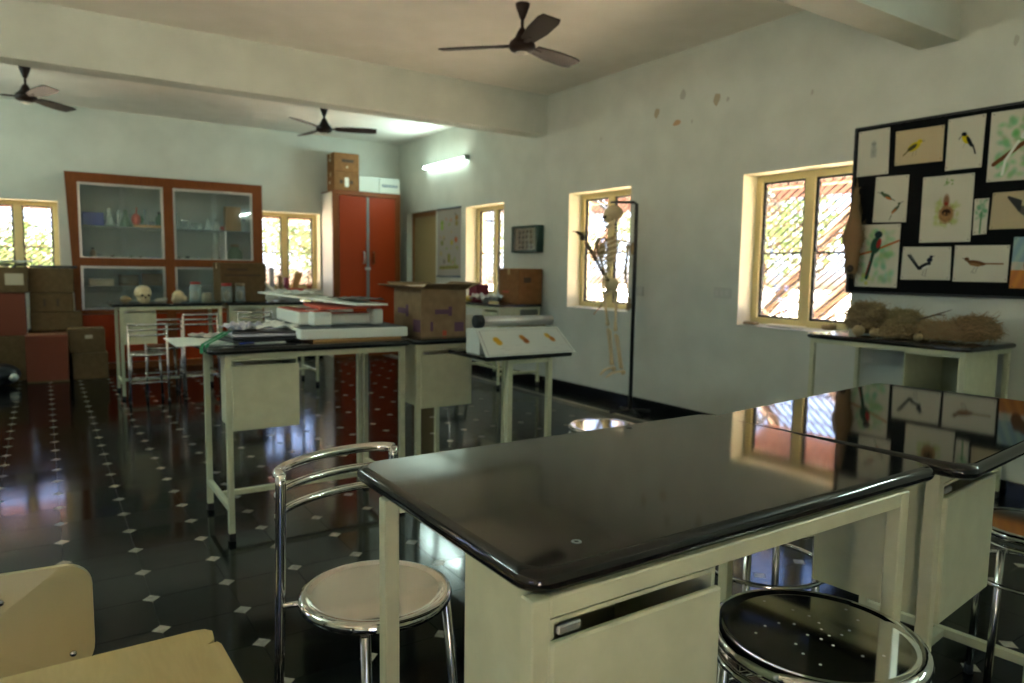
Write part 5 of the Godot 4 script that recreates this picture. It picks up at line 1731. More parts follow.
	obj("hand", h2, "bone_dark", s)
	# a loose arm hanging at the hip
	var h3 := S(true)
	bone(h3, Vector3(4.185, 1.01, -4.87), Vector3(4.11, 0.915, -4.9), 0.007, 1.5)
	obj("hand", h3, "bone_dark", s)
	# legs
	for e in [[Vector3(4.19, 1.13, -4.865), Vector3(4.208, 0.815, -4.815), Vector3(4.22, 0.465, -4.765), Vector3(4.122, 0.378, -4.815)], [Vector3(4.285, 1.135, -4.805), Vector3(4.262, 0.765, -4.772), Vector3(4.288, 0.435, -4.715), Vector3(4.165, 0.357, -4.785)]]:
		var t1 := S(true)
		bone(t1, e[0], e[1], 0.0125, 1.7)
		obj("thigh_bone", t1, "bone", s)
		var t2 := S(true)
		bone(t2, e[1] - Vector3(0, 0.015, 0), e[2], 0.0115, 1.6)
		bone(t2, e[1] + Vector3(0.02, -0.03, 0.012), e[2] + Vector3(0.014, 0.0, 0.01), 0.006, 1.5)
		obj("shin_bone", t2, "bone", s)
		var ft := S(true)
		ball(ft, e[2] + Vector3(0.02, -0.03, 0.01), Vector3(0.025, 0.025, 0.02), 6, 8)
		for k in 5:
			var o := side * 0.009 * (k - 2)
			tube(ft, [e[2] + Vector3(0, -0.02, 0) + o * 0.5, e[2].lerp(e[3], 0.55) + o + Vector3(0, 0.008, 0), e[3] + o * 1.3 + (e[2] - e[3]) * 0.08 * absf(k - 1.0)], [0.009, 0.007, 0.005], 6)
		obj("foot", ft, "bone", s)

# ---------------------------------------------------------------- nests and table clutter
func nest(label: String, at: Vector3, r: Vector3, n: int, mats: Array, sd: int, hollow := true, messy := 0.25) -> void:
	var t := thing("bird_nest", label, "nest", at, 0.0, "bird nests on the table")
	var g := RandomNumberGenerator.new()
	g.seed = sd
	var core := S(true)
	ball(core, Vector3(0, r.y * 0.38, 0), r * Vector3(0.7, 0.36, 0.7), 8, 14)
	obj("packed_core", core, mats[0], t)
	for mi in mats.size():
		var st := S()
		for k in n / mats.size():
			var a := g.randf() * TAU
			var v := asin(g.randf_range(-0.35, 1.0))
			var q := Vector3(cos(a) * cos(v), maxf(sin(v), -0.45) * 0.55 + 0.45, sin(a) * cos(v)) * (0.72 + 0.36 * g.randf()) * r
			q.y = clampf(q.y, 0.004, r.y)
			var d := Vector3(-sin(a), messy * g.randfn(), cos(a)) * g.randf_range(0.5, 1.0) + Vector3(g.randfn(), g.randfn(), g.randfn()) * messy
			d = d.normalized() * g.randf_range(0.03, 0.075)
			if g.randf() < 0.5:
				d = -d
			var e := q + d
			e.y = maxf(e.y, 0.003)
			strand(st, q - d * 0.5 if q.y - d.y * 0.5 > 0.002 else q, e, 0.0019, g)
		var o := obj("twigs", st, mats[mi], t)
		o.set_meta("kind", "stuff")

func build_nests() -> void:
	var y := TOP
	nest("tall bushy brown nest on the table under the hanging nest", Vector3(4.38, y, -2.52), Vector3(0.135, 0.2, 0.12), 2200, ["nest_brown", "nest_straw"], 1)
	nest("greenish brown nest beside the tall bushy nest", Vector3(4.45, y, -2.33), Vector3(0.125, 0.165, 0.11), 1900, ["nest_green", "nest_straw"], 2)
	nest("low scatter of nest straw in the middle of the table under the bird board", Vector3(4.35, y, -2.28), Vector3(0.2, 0.06, 0.1), 900, ["nest_brown", "nest_straw"], 3, false, 0.5)
	nest("flat orange-brown nest on the table under the bird board", Vector3(4.36, y, -2.06), Vector3(0.12, 0.11, 0.15), 1700, ["nest_orange", "nest_straw"], 4)
	nest("rounded pale nest at the end of the table under the bird board", Vector3(4.44, y, -1.92), Vector3(0.12, 0.15, 0.12), 1800, ["nest_orange", "nest_brown"], 5)
	var tw := thing("twig", "dark bare twig sticking up out of the nests", "twig", Vector3(4.4, y + 0.1, -2.2))
	var ts := S(true)
	tube(ts, [Vector3(0, 0, -0.05), Vector3(0.0, 0.05, 0.08), Vector3(0, 0.085, 0.17)], [0.006, 0.005, 0.002], 6)
	tube(ts, [Vector3(0.0, 0.05, 0.08), Vector3(0.02, 0.05, 0.13)], [0.004, 0.002], 5)
	obj("stem", ts, "backlit_bone_twig", tw)
	for e in [[Vector3(4.2, y, -2.47), 0.035, "small round pale seed pod on the table before the tall nest"], [Vector3(4.19, y, -2.36), 0.03, "second pale seed pod on the table before the nests"], [Vector3(4.22, y, -2.12), 0.024, "small pale seed pod near the flat orange-brown nest"]]:
		var o := thing("seed_pod", e[2], "seed pod", e[0])
		var s := S(true)
		ball(s, Vector3(0, e[1], 0), Vector3(e[1] * 1.15, e[1], e[1]), 8, 12)
		obj("shell", s, "bone_dark", o)
		var k := S(true)
		tube(k, [Vector3(0, e[1] * 1.95, 0), Vector3(0.005, e[1] * 2.4, 0.01)], 0.004, 5)
		obj("stalk", k, "backlit_bone_twig", o)
	var sh := thing("snail_shell", "grey-brown shell at the window end of the nest table", "shell", Vector3(4.24, y, -2.70))
	var ss := S(true)
	for k in 26:
		var f := k / 25.0
		var a := f * TAU * 2.3
		var rr := 0.03 * (1.0 - f * 0.8)
		ball(ss, Vector3(cos(a) * rr * 1.1, rr * 0.9 + 0.012 + 0.02 * f, sin(a) * rr * 1.1), Vector3.ONE * (0.022 * (1.0 - 0.75 * f)), 5, 8)
	obj("whorl", ss, "bone_dark", sh)
	var jr := thing("glass_dish", "small clear glass dish at the window end of the nest table", "dish", Vector3(4.23, y, -2.6))
	var js := S(true)
	lathe(js, [[0.0, 0.0], [0.035, 0.0], [0.04, 0.01], [0.042, 0.03], [0.039, 0.03], [0.034, 0.008], [0.0, 0.006]], Vector3.ZERO, 18)
	obj("bowl", js, "lab_glass", jr)
	# things inside the open box of the nest table
	for e in [[-2.06, "white paper packet inside the open box of the nest table", 0.06], [-1.935, "second white packet inside the open box of the nest table", 0.05]]:
		var o := boxpart("paper_packet", Vector3(4.2, 0.507, e[0] - 0.05), Vector3(4.35, 0.507 + e[2] * 2.0, e[0] + 0.05), "paper", self, 0.006)
		tag(o, e[1], "packet", "packets in the open box")
	# papers on the sill of the window by the bird board
	var pp := boxpart("folded_paper", Vector3(4.79, 0.897, -3.62), Vector3(4.9, 0.902, -3.3), "paper", self)
	tag(pp, "folded white paper lying on the sill of the window by the bird board", "paper")
	var pk := boxpart("dry_bark", Vector3(4.76, 0.892, -3.79), Vector3(4.83, 0.912, -3.68), "bone_dark", self, 0.006)
	tag(pk, "piece of dry bark on the sill of the window by the bird board", "bark")

func crumple(st: SurfaceTool, c: Vector3, sx: float, sz: float, h: float, sd: int, turn := 0.0, n := 8) -> void:
	# a loose crumpled sheet with thickness
	var ns := FastNoiseLite.new()
	ns.seed = sd
	ns.frequency = 0.22
	var P := []
	var rot := Basis(Vector3.UP, turn)
	for i in n + 1:
		for j in n + 1:
			var y := h * (0.5 + 0.9 * ns.get_noise_2d(i * 2.0, j * 2.0))
			P.append(c + rot * Vector3((float(i) / n - 0.5) * sx, maxf(y, 0.0), (float(j) / n - 0.5) * sz))
	var th := Vector3(0, 0.0015, 0)
	for i in n:
		for j in n:
			var a: Vector3 = P[i * (n + 1) + j]
			var b: Vector3 = P[(i + 1) * (n + 1) + j]
			var d: Vector3 = P[(i + 1) * (n + 1) + j + 1]
			var e: Vector3 = P[i * (n + 1) + j + 1]
			quad(st, e + th, d + th, b + th, a + th)
			quad(st, a, b, d, e)
	for i in n:
		for q in [[i * (n + 1), (i + 1) * (n + 1)], [(i + 1) * (n + 1) + n, i * (n + 1) + n], [n * (n + 1) + i, n * (n + 1) + i + 1], [i + 1, i]]:
			quad(st, P[q[1]], P[q[0]], P[q[0]] + th, P[q[1]] + th)

func skull_model(label: String, at: Vector3, turn: float, s: float) -> void:
	var t := thing("skull_model", label, "skull", at, turn)
	var st := S(true)
	for e in [[Vector3(0, 0.095, -0.02), Vector3(0.072, 0.068, 0.088)], [Vector3(0, 0.075, 0.045), Vector3(0.055, 0.035, 0.03)], [Vector3(0, 0.04, 0.04), Vector3(0.043, 0.035, 0.035)]]:
		ball(st, e[0] * s, e[1] * s, 10, 16)
	obj("cranium", st, "bone", t)
	var jw := S(true)
	tube(jw, [Vector3(-0.048, 0.06, -0.005) * s, Vector3(-0.045, 0.02, 0.005) * s, Vector3(-0.025, 0.01, 0.055) * s, Vector3(0.025, 0.01, 0.055) * s, Vector3(0.045, 0.02, 0.005) * s, Vector3(0.048, 0.06, -0.005) * s], 0.01 * s, 8)
	obj("jaw", jw, "bone", t)
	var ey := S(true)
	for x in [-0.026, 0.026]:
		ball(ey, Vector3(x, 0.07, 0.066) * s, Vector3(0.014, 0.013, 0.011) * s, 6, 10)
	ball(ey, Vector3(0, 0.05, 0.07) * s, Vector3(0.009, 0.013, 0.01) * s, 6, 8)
	obj("socket_shade", ey, "socket", t)  # shade of eye and nose hollows painted as dark balls

func build_clutter() -> void:
	var y := TOP
	# --- table with the foam model
	var ply := boxpart("plywood_sheet", Vector3(1.12, y, -4.02), Vector3(1.60, y + 0.014, -3.5), "plywood", self, 0.002)
	tag(ply, "thin plywood sheet under the white foam slab", "board")
	var fs := thing("foam_slab", "thick white foam slab with a dark top on the lab table", "foam slab", Vector3(1.38, y + 0.014, -3.79), -0.04)
	boxpart("foam_core", Vector3(-0.31, 0, -0.5), Vector3(0.26, 0.05, 0.3), "foam", fs, 0.004)
	boxpart("dark_cover", Vector3(-0.3, 0.05, -0.49), Vector3(0.25, 0.053, 0.285), "foam_grey", fs)
	var fm := thing("foam_model", "white foam terrain model with red painted rims on the slab", "model", Vector3(1.37, y + 0.068, -3.82), -0.04)
	for e in [["side_wall", -0.25, -0.4, -0.17, 0.1, 0.07], ["front_wall", -0.17, 0.05, 0.16, 0.13, 0.06], ["corner_block", -0.2, 0.1, -0.1, 0.2, 0.075], ["corner_block", 0.13, 0.08, 0.19, 0.18, 0.085], ["back_wall", -0.17, -0.4, 0.19, -0.32, 0.06]]:
		var w := boxpart(e[0], Vector3(e[1], 0, e[2]), Vector3(e[3], e[5], e[4]), "foam", fm, 0.008)
		boxpart("red_rim", Vector3(e[1] + 0.006, e[5], e[2] + 0.006), Vector3(e[3] - 0.006, e[5] + 0.004, e[4] - 0.006), "foam_red", w)
	var rp := thing("red_board", "red painted board lying across the foam model", "board", Vector3(1.36, y + 0.16, -3.80), 0.0)
	var rs := S()
	hexa(rs, [Vector3(-0.16, -0.008, 0.16), Vector3(0.16, 0.0, 0.2), Vector3(0.2, 0.0, -0.14), Vector3(-0.14, 0.0, -0.18), Vector3(-0.16, 0.006, 0.16), Vector3(0.16, 0.014, 0.2), Vector3(0.2, 0.014, -0.14), Vector3(-0.14, 0.014, -0.18)])
	obj("board_sheet", rs, "foam_red", rp)
	var wb := thing("white_sheet_board", "long pale board with papers laid over the red board", "board", Vector3(1.37, y + 0.212, -3.9), 0.0)
	var ws := S()
	hexa(ws, [Vector3(-0.03, -0.032, 0.42), Vector3(0.17, -0.035, 0.36), Vector3(-0.09, 0.0, -0.62), Vector3(-0.28, 0.0, -0.56), Vector3(-0.03, -0.022, 0.42), Vector3(0.17, -0.025, 0.36), Vector3(-0.09, 0.01, -0.62), Vector3(-0.28, 0.01, -0.56)])
	obj("board_sheet", ws, "foam", wb)
	var bl := S()
	crumple(bl, Vector3(0.05, -0.012, 0.2), 0.16, 0.3, 0.02, 5, 0.25)
	obj("loose_paper", bl, "folder_black", wb)
	var gp := S()
	crumple(gp, Vector3(-0.12, 0.008, -0.25), 0.14, 0.3, 0.02, 6, 0.25)
	obj("loose_paper", gp, "white_card", wb)
	# folders, papers and ribbon at the left end
	var pw := boxpart("paper_sheet", Vector3(0.5, y + 0.001, -3.97), Vector3(1.0, y + 0.005, -3.55), "white_card", self)
	pw.rotation.y = 0.0
	tag(pw, "wide white sheet overhanging the edge of the table with the foam model", "paper")
	for k in 4:
		var f := boxpart("black_folder", Vector3(-0.17, 0, -0.12), Vector3(0.17, 0.011, 0.12), ["folder_black", "folder_black", "purple_paper", "folder_black"][k], self, 0.002)
		f.position = Vector3(0.9 + 0.02 * k, y + 0.006 + 0.0115 * k, -3.68 - 0.02 * k)
		f.rotation.y = 0.15 - 0.12 * k
		tag(f, ["lowest black folder in the pile on the table with the foam model", "second black folder from the bottom of the pile", "pale lilac file in the pile of folders", "uppermost black folder of the pile"][k], "folder", "pile of folders")
	var cp := S()
	crumple(cp, Vector3.ZERO, 0.3, 0.22, 0.035, 11, 0.2, 10)
	var co := obj("crumpled_paper", cp, "paper")
	co.position = Vector3(0.95, y + 0.054, -3.76)
	tag(co, "crumpled white printed papers on top of the pile of folders", "paper")
	var cp2 := S()
	crumple(cp2, Vector3.ZERO, 0.16, 0.14, 0.05, 12, 0.7, 8)
	var co2 := obj("crumpled_paper", cp2, "purple_paper")
	co2.position = Vector3(0.82, y + 0.053, -3.7)
	tag(co2, "crumpled lilac paper at the end of the pile of folders", "paper")
	var fl := S()
	crumple(fl, Vector3.ZERO, 0.2, 0.12, 0.02, 14, 0.1, 8)
	var flo := obj("plastic_sleeve", fl, "silver_foil")
	flo.position = Vector3(0.72, y + 0.007, -3.93)
	tag(flo, "shiny plastic sleeve behind the pile of folders", "sleeve")
	var rb := S()
	for k in 2:
		var o := Vector3(0.02 * k, 0, 0.01 * k)
		var pts := [Vector3(0.598, y - 0.03, -3.5), Vector3(0.6, y - 0.005, -3.51), Vector3(0.61, y + 0.012, -3.53), Vector3(0.67, y + 0.03, -3.6), Vector3(0.74, y + 0.055, -3.68)]
		for i in pts.size() - 1:
			var a: Vector3 = pts[i] + o
			var b: Vector3 = pts[i + 1] + o
			var s := Vector3(0.007, 0, 0.003)
			var th := (b - a).cross(s).normalized() * 0.0012
			hexa(rb, [a - s, a + s, b + s, b - s, a - s + th, a + s + th, b + s + th, b - s + th])
	var ro := obj("green_ribbon", rb, "ribbon_green")
	tag(ro, "green ribbon trailing over the corner of the table with the foam model", "ribbon")
	var pen := S(true)
	tube(pen, [Vector3(0.76, y + 0.012, -3.46), Vector3(0.83, y + 0.012, -3.5)], 0.005, 8)
	tag(obj("pen", pen, "blue_plastic"), "blue pen beside the green ribbon", "pen")
	# --- open carton
	carton("carton", "open brown carton with purple print and spread flaps on the lab table", Vector3(1.86, y, -3.685), Vector3(0.28, 0.262, 0.36), 0.0, "cardboard_0", [["front", 0.3, 0.64, 0.48, 0.58, "print_purple"], ["front", 0.6, 0.68, 0.44, 0.64, "print_purple"], ["front", 0.74, 0.95, 0.1, 0.3, "print_purple"], ["front", 0.2, 0.26, 0.12, 0.32, "print_purple"], ["front", 0.47, 0.56, 0.02, 0.13, "print_red"], ["left", 0.15, 0.5, 0.46, 0.58, "print_purple"], ["left", 0.45, 0.55, 0.4, 0.66, "print_purple"], ["left", 0.72, 0.97, 0.1, 0.36, "print_purple"]], "", true)
	var pl := thing("yellow_paper", "yellowed paper lying in the mouth of the open carton", "paper", Vector3(1.86, y + 0.272, -3.68))
	var ps := S()
	crumple(ps, Vector3.ZERO, 0.22, 0.3, 0.012, 21, 0.0, 6)
	obj("sheet", ps, "paper_aged", pl)
	# --- anatomy chart hanging over the small stand
	var ch := thing("chart_sheet", "white printed chart with orange figures draped over the low stand", "chart")
	sheet("hanging_part", [Vector3(1.80, 1.0, -3.06), Vector3(2.31, 1.0, -3.06), Vector3(2.345, 0.873, -2.935), Vector3(1.79, 0.873, -2.935)], Vector3(0, 0.5, 0.85), 0.003, print_mat("anatomy_sheet", 160, 64), ch)
	var bk := S()
	hexa(bk, [Vector3(1.83, 0.872, -3.065), Vector3(2.3, 0.872, -3.065), Vector3(2.3, 0.872, -3.2), Vector3(1.83, 0.872, -3.2), Vector3(1.83, 0.995, -3.065), Vector3(2.3, 0.995, -3.065), Vector3(2.3, 0.995, -3.2), Vector3(1.83, 0.995, -3.2)])
	tag(obj("storage_box", bk, "white_card"), "pale box holding up the printed chart on the low stand", "box")
	var rl := thing("rolled_chart", "rolled chart in clear wrap with black end caps lying over the printed chart", "rolled chart", Vector3(1.86, 1.035, -3.13), -0.03)
	var r1 := S(true)
	tube(r1, [Vector3(0.0, 0, 0), Vector3(0.44, 0.0, 0.02)], 0.027, 16)
	obj("roll", r1, "silver_foil", rl)
	var r2 := S(true)
	tube(r2, [Vector3(-0.02, 0, 0), Vector3(0.02, 0, 0)], 0.034, 16)
	obj("end_cap", r2, "rubber", rl)
	for e in [[Vector3(2.12, 1.03, -3.17), 0.25, "plant_green", "green folder tucked behind the rolled chart"], [Vector3(2.2, 1.003, -3.1), 0.18, "plywood", "tan wooden ruler by the rolled chart"]]:
		var o := boxpart("green_folder" if e[2] == "plant_green" else "wooden_ruler", Vector3(-e[1] / 2, 0, -0.02), Vector3(e[1] / 2, 0.02, 0.02), e[2], self, 0.003)
		o.position = e[0] + Vector3(0, -0.001, -0.05)
		tag(o, e[3], "folder" if e[2] == "plant_green" else "ruler")
	var wp := thing("white_bag", "white plastic bag slumped between the open carton and the printed chart", "bag", Vector3(2.12, y, -3.66))
	var wps := S(true)
	ball(wps, Vector3(0, 0.055, 0), Vector3(0.1, 0.055, 0.12), 8, 14)
	ball(wps, Vector3(0.06, 0.04, 0.06), Vector3(0.08, 0.04, 0.07), 8, 12)
	obj("bag_body", wps, "paper", wp)
	# --- table under the window by the chart
	carton("carton", "plain brown carton on the table under the window by the chart", Vector3(4.555, y, -6.735), Vector3(0.32, 0.395, 0.42), 0.0, "cardboard_1", [["left", 0.2, 0.5, 0.3, 0.36, "print_red"], ["front", 0.2, 0.5, 0.6, 0.75, "print_brown"]])
	var mb := boxpart("maroon_box", Vector3(4.27, y, -7.42), Vector3(4.45, y + 0.2, -7.24), "maroon", self, 0.006)
	tag(mb, "small maroon box on the table under the window by the chart", "box")
	var sb := S()
	crumple(sb, Vector3.ZERO, 0.25, 0.4, 0.12, 31, 0.0, 9)
	var so := obj("plastic_wrap", sb, "silver_foil")
	so.position = Vector3(4.25, y + 0.001, -6.98)
	tag(so, "crumpled silvery plastic wrap beside the plain carton", "wrap")
	var bb := thing("bottle", "blue and white plastic bottle behind the maroon box", "bottle", Vector3(4.2, y, -7.46))
	var bs := S(true)
	lathe(bs, [[0.0, 0.0], [0.045, 0.0], [0.05, 0.01], [0.05, 0.12], [0.02, 0.16], [0.02, 0.18], [0.0, 0.18]], Vector3.ZERO, 16)
	obj("bottle_body", bs, "plate_white", bb)
	var bc := S(true)
	lathe(bc, [[0.0, 0.15], [0.04, 0.15], [0.04, 0.2], [0.0, 0.205]], Vector3.ZERO, 16)
	obj("cap", bc, "blue_plastic", bb)
	var yb := S(true)
	ball(yb, Vector3(0, 0.035, 0), Vector3(0.06, 0.035, 0.05), 8, 12)
	var yo := obj("yellow_sponge", yb, "yellow_plastic")
	yo.position = Vector3(4.18, y, -7.28)
	tag(yo, "yellow sponge by the maroon box", "sponge")
	# --- skull table
	skull_model("cream skull facing the room on the table before the glass cabinet", Vector3(0.83, y, -7.9), 0.15, 1.05)
	var jb := thing("bone_model", "cream bone model on the table between the skull and the jar", "bone", Vector3(1.14, y, -7.85))
	var js := S(true)
	ball(js, Vector3(0, 0.06, 0), Vector3(0.06, 0.06, 0.05), 8, 12)
	ball(js, Vector3(0.05, 0.04, 0.02), Vector3(0.035, 0.03, 0.03), 6, 10)
	ball(js, Vector3(-0.04, 0.03, 0.02), Vector3(0.03, 0.03, 0.03), 6, 10)
	obj("bone_mass", js, "bone", jb)
	var sm := thing("bone_model", "small tan bone at the end of the table before the glass cabinet", "bone", Vector3(0.67, y, -7.92))
	var sms := S(true)
	ball(sms, Vector3(0, 0.035, 0), Vector3(0.045, 0.035, 0.035), 8, 12)
	ball(sms, Vector3(0.035, 0.03, 0), Vector3(0.022, 0.022, 0.022), 6, 8)
	obj("bone_mass", sms, "bone_dark", sm)
	var fb := thing("bone_model", "flat grey bone lying between the skull and the cream bone model", "bone", Vector3(0.98, y, -7.86))
	var fbs := S(true)
	ball(fbs, Vector3(0, 0.022, 0), Vector3(0.06, 0.022, 0.035), 6, 12)
	ball(fbs, Vector3(0.04, 0.03, 0), Vector3(0.02, 0.022, 0.02), 6, 8)
	obj("bone_mass", fbs, "stain_grey", fb)
	var jar := thing("specimen_jar", "clear jar with a red lid on the skull table", "jar", Vector3(1.31, y, -7.9))
	var jars := S(true)
	lathe(jars, [[0.0, 0.0], [0.055, 0.0], [0.058, 0.01], [0.058, 0.16], [0.045, 0.18], [0.045, 0.19], [0.041, 0.19], [0.041, 0.178], [0.054, 0.158], [0.054, 0.012], [0.0, 0.01]], Vector3.ZERO, 20)
	obj("vessel", jars, "lab_glass", jar)
	var spc := S(true)
	ball(spc, Vector3(0, 0.07, 0), Vector3(0.035, 0.055, 0.03), 6, 10)
	obj("specimen", spc, "specimen", jar)
	var lid := S(true)
	lathe(lid, [[0.0, 0.185], [0.05, 0.185], [0.05, 0.205], [0.0, 0.208]], Vector3.ZERO, 20)
	obj("lid", lid, "jar_red", jar)
	var brn := thing("specimen_jar", "pale pot of bones beside the red-lidded jar", "jar", Vector3(1.40, y, -7.8))
	var brs := S(true)
	lathe(brs, [[0.0, 0.0], [0.045, 0.0], [0.05, 0.03], [0.045, 0.09], [0.035, 0.1], [0.0, 0.1]], Vector3.ZERO, 16)
	obj("vessel", brs, "pin_cork", brn)
	# --- carton table
	carton("carton", "dark brown carton on the table before the glass cabinet's right doors", Vector3(1.775, y, -8.05), Vector3(0.46, 0.41, 0.36), 0.0, "cardboard_2", [["front", 0.1, 0.9, 0.66, 0.7, "print_brown"], ["front", 0.15, 0.6, 0.8, 0.85, "print_brown"]])
	for e in [[1.59, 0.055, "narrow jar with a red lid standing before the dark brown carton", "jar_red"], [1.72, 0.05, "smaller jar with a brown lid standing before the dark brown carton", "specimen"]]:
		var o := thing("specimen_jar", e[2], "jar", Vector3(e[0], y, -7.78))
		var s := S(true)
		lathe(s, [[0.0, 0.0], [e[1], 0.0], [e[1], 0.15], [e[1] * 0.8, 0.17], [0.0, 0.17]], Vector3.ZERO, 18)
		obj("vessel", s, "lab_glass", o)
		var l := S(true)
		lathe(l, [[0.0, 0.17], [e[1] * 0.9, 0.17], [e[1] * 0.9, 0.195], [0.0, 0.197]], Vector3.ZERO, 18)
		obj("lid", l, e[3], o)
		var sp := S(true)
		ball(sp, Vector3(0, 0.07, 0), Vector3(e[1] * 0.6, 0.055, e[1] * 0.6), 6, 10)
		obj("specimen", sp, "specimen", o)
	for k in 3:
		var rl2 := S(true)
		tube(rl2, [Vector3(2.025, y + 0.2 - 0.04 * k, -7.99 + 0.07 * k), Vector3(2.2, y + 0.06 - 0.02 * k, -7.97 + 0.08 * k)], 0.013, 10)
		tag(obj("paper_roll", rl2, "paper"), ["uppermost white paper roll leaning on the dark brown carton", "middle white paper roll leaning on the dark brown carton", "lowest white paper roll leaning on the dark brown carton"][k], "paper roll", "paper rolls on the carton table")
	for k in 5:
		var pa := S()
		crumple(pa, Vector3.ZERO, 0.34, 0.26, 0.016, 60 + k, 0.2 * k - 0.3, 6)
		var po := obj("paper_heap", pa, ["paper", "white_card", "paper_aged", "paper", "white_card"][k])
		po.position = Vector3(2.22 + 0.05 * k, y + 0.002 + 0.018 * k, -7.95 + 0.03 * (k % 2))
		tag(po, ["bottom sheet of the paper heap before the wardrobe window", "second sheet of the paper heap before the wardrobe window", "yellowed sheet in the paper heap before the wardrobe window", "fourth sheet of the paper heap before the wardrobe window", "top sheet of the paper heap before the wardrobe window"][k], "paper", "paper heap")
	var tr := thing("red_dish", "red plastic dish on the paper heap", "dish", Vector3(2.36, y + 0.1, -7.98))
	var trs := S(true)
	lathe(trs, [[0.0, 0.0], [0.05, 0.0], [0.09, 0.035], [0.085, 0.036], [0.047, 0.006], [0.0, 0.006]], Vector3.ZERO, 20, Vector3(1.2, 1, 1))
	obj("dish_body", trs, "jar_red", tr)
	# things on the sill of the window by the wardrobe
	var sy := 0.985
	for e in [[2.62, 0.34, 0.07, "rubber", "dark upright file on the sill by the wardrobe"], [2.74, 0.3, 0.06, "purple_paper", "grey upright file on the sill by the wardrobe"], [2.86, 0.19, 0.05, "specimen", "short brown book on the sill by the wardrobe"], [2.96, 0.16, 0.05, "maroon", "maroon book on the sill by the wardrobe"]]:
		var o := boxpart("upright_book", Vector3(e[0], sy, -10.6), Vector3(e[0] + e[2], sy + e[1], -10.5), e[3], self, 0.003)
		tag(o, e[4], "book", "books on the sill by the wardrobe")
	var lb := S()
	hexa(lb, [Vector3(3.05, sy, -10.49), Vector3(3.14, sy, -10.49), Vector3(3.14, sy, -10.56), Vector3(3.05, sy, -10.56), Vector3(3.12, sy + 0.25, -10.5), Vector3(3.22, sy + 0.23, -10.5), Vector3(3.22, sy + 0.23, -10.57), Vector3(3.12, sy + 0.25, -10.57)])
	tag(obj("leaning_block", lb, "plywood"), "leaning wooden block on the sill by the wardrobe", "block")
	var pt := thing("potted_plant", "thin leggy potted plant on the sill by the wardrobe", "plant", Vector3(3.33, sy - 0.005, -10.56))
	var pot := S(true)
	lathe(pot, [[0.0, 0.0], [0.035, 0.0], [0.045, 0.07], [0.04, 0.07], [0.0, 0.06]], Vector3.ZERO, 16)
	obj("pot", pot, "flower_pot", pt)
	var stm := S(true)
	tube(stm, [Vector3(0, 0.06, 0), Vector3(-0.02, 0.25, 0), Vector3(0.01, 0.45, 0), Vector3(-0.02, 0.6, 0)], [0.005, 0.005, 0.004, 0.002], 6)
	obj("stem", stm, "plant_green", pt)
	var g := RandomNumberGenerator.new()
	g.seed = 9
	for k in 16:
		var lfs := S()
		var b := Vector3(0.012 * g.randfn(), 0.15 + 0.028 * k, 0.012 * g.randfn())
		var a := g.randf() * TAU
		var d := Vector3(cos(a), 0.4, sin(a) * 0.4) * 0.07
		var sd := Vector3(-sin(a), 0, cos(a)) * 0.02 + Vector3(0, 0.012, 0)
		quad(lfs, b, b + d * 0.5 - sd, b + d, b + d * 0.5 + sd)
		quad(lfs, b, b + d * 0.5 + sd, b + d, b + d * 0.5 - sd)
		obj("leaf", lfs, "plant_green", pt)
	# --- stacked boxes at the far left
	var bz := -9.2
	carton("carton", "orange-red carton on the floor before the glass cabinet", Vector3(0.01, 0, bz - 0.2), Vector3(0.39, 0.515, 0.4), 0.0, "red_card", [["front", 0.0, 1.0, 0.0, 0.04, "cardboard_2"]], "stacked cartons by the cabinet")
	carton("carton", "tan carton on the floor beside the orange-red one", Vector3(0.415, 0, bz - 0.22), Vector3(0.35, 0.3, 0.36), 0.0, "cardboard_2", [], "stacked cartons by the cabinet")
	carton("carton", "brown carton with a pale label on top of the tan floor carton", Vector3(0.39, 0.302, bz - 0.24), Vector3(0.36, 0.268, 0.36), 0.0, "cardboard_2", [["front", 0.45, 0.65, 0.6, 0.75, "paper_aged"]], "stacked cartons by the cabinet")
	carton("carton", "carton hidden at the bottom of the tall stack behind the orange-red one", Vector3(0.08, 0, bz - 0.57), Vector3(0.48, 0.54, 0.28), 0.0, "cardboard_2", [], "stacked cartons by the cabinet")
	carton("carton", "wide flat brown carton in the tall stack by the cabinet", Vector3(0.115, 0.542, bz - 0.55), Vector3(0.5, 0.205, 0.32), 0.0, "cardboard_2", [], "stacked cartons by the cabinet")
	carton("carton", "brown carton with two printed bars in the middle of the tall stack", Vector3(0.08, 0.75, bz - 0.55), Vector3(0.42, 0.213, 0.32), 0.0, "cardboard_2", [["front", 0.3, 0.36, 0.3, 0.7, "print_brown"], ["front", 0.6, 0.66, 0.3, 0.7, "print_brown"]], "stacked cartons by the cabinet")
	carton("carton", "uppermost brown carton of the tall stack, under a black folder", Vector3(0.085, 0.966, bz - 0.55), Vector3(0.43, 0.275, 0.32), 0.0, "cardboard_2", [], "stacked cartons by the cabinet")
	var bf := boxpart("black_folder", Vector3(-0.12, 1.244, bz - 0.7), Vector3(0.34, 1.275, bz - 0.39), "folder_black", self, 0.004)
	tag(bf, "black folder lying on the tall carton stack below the window", "folder")
	carton("carton", "dark red carton standing left of the tall stack", Vector3(-0.35, 0.5, bz - 0.5), Vector3(0.36, 0.47, 0.4), 0.0, "red_card", [], "stacked cartons by the cabinet")
	carton("carton", "dark carton on the floor under the dark red one", Vector3(-0.38, 0.0, bz - 0.5), Vector3(0.38, 0.498, 0.42), 0.0, "cardboard_2", [], "stacked cartons by the cabinet")
	carton("carton", "brown carton with a white label topping the dark red one", Vector3(-0.342, 0.972, bz - 0.5), Vector3(0.42, 0.28, 0.42), 0.0, "cardboard_2", [["front", 0.5, 0.9, 0.3, 0.75, "paper_aged"]], "stacked cartons by the cabinet")
	var bp := S()
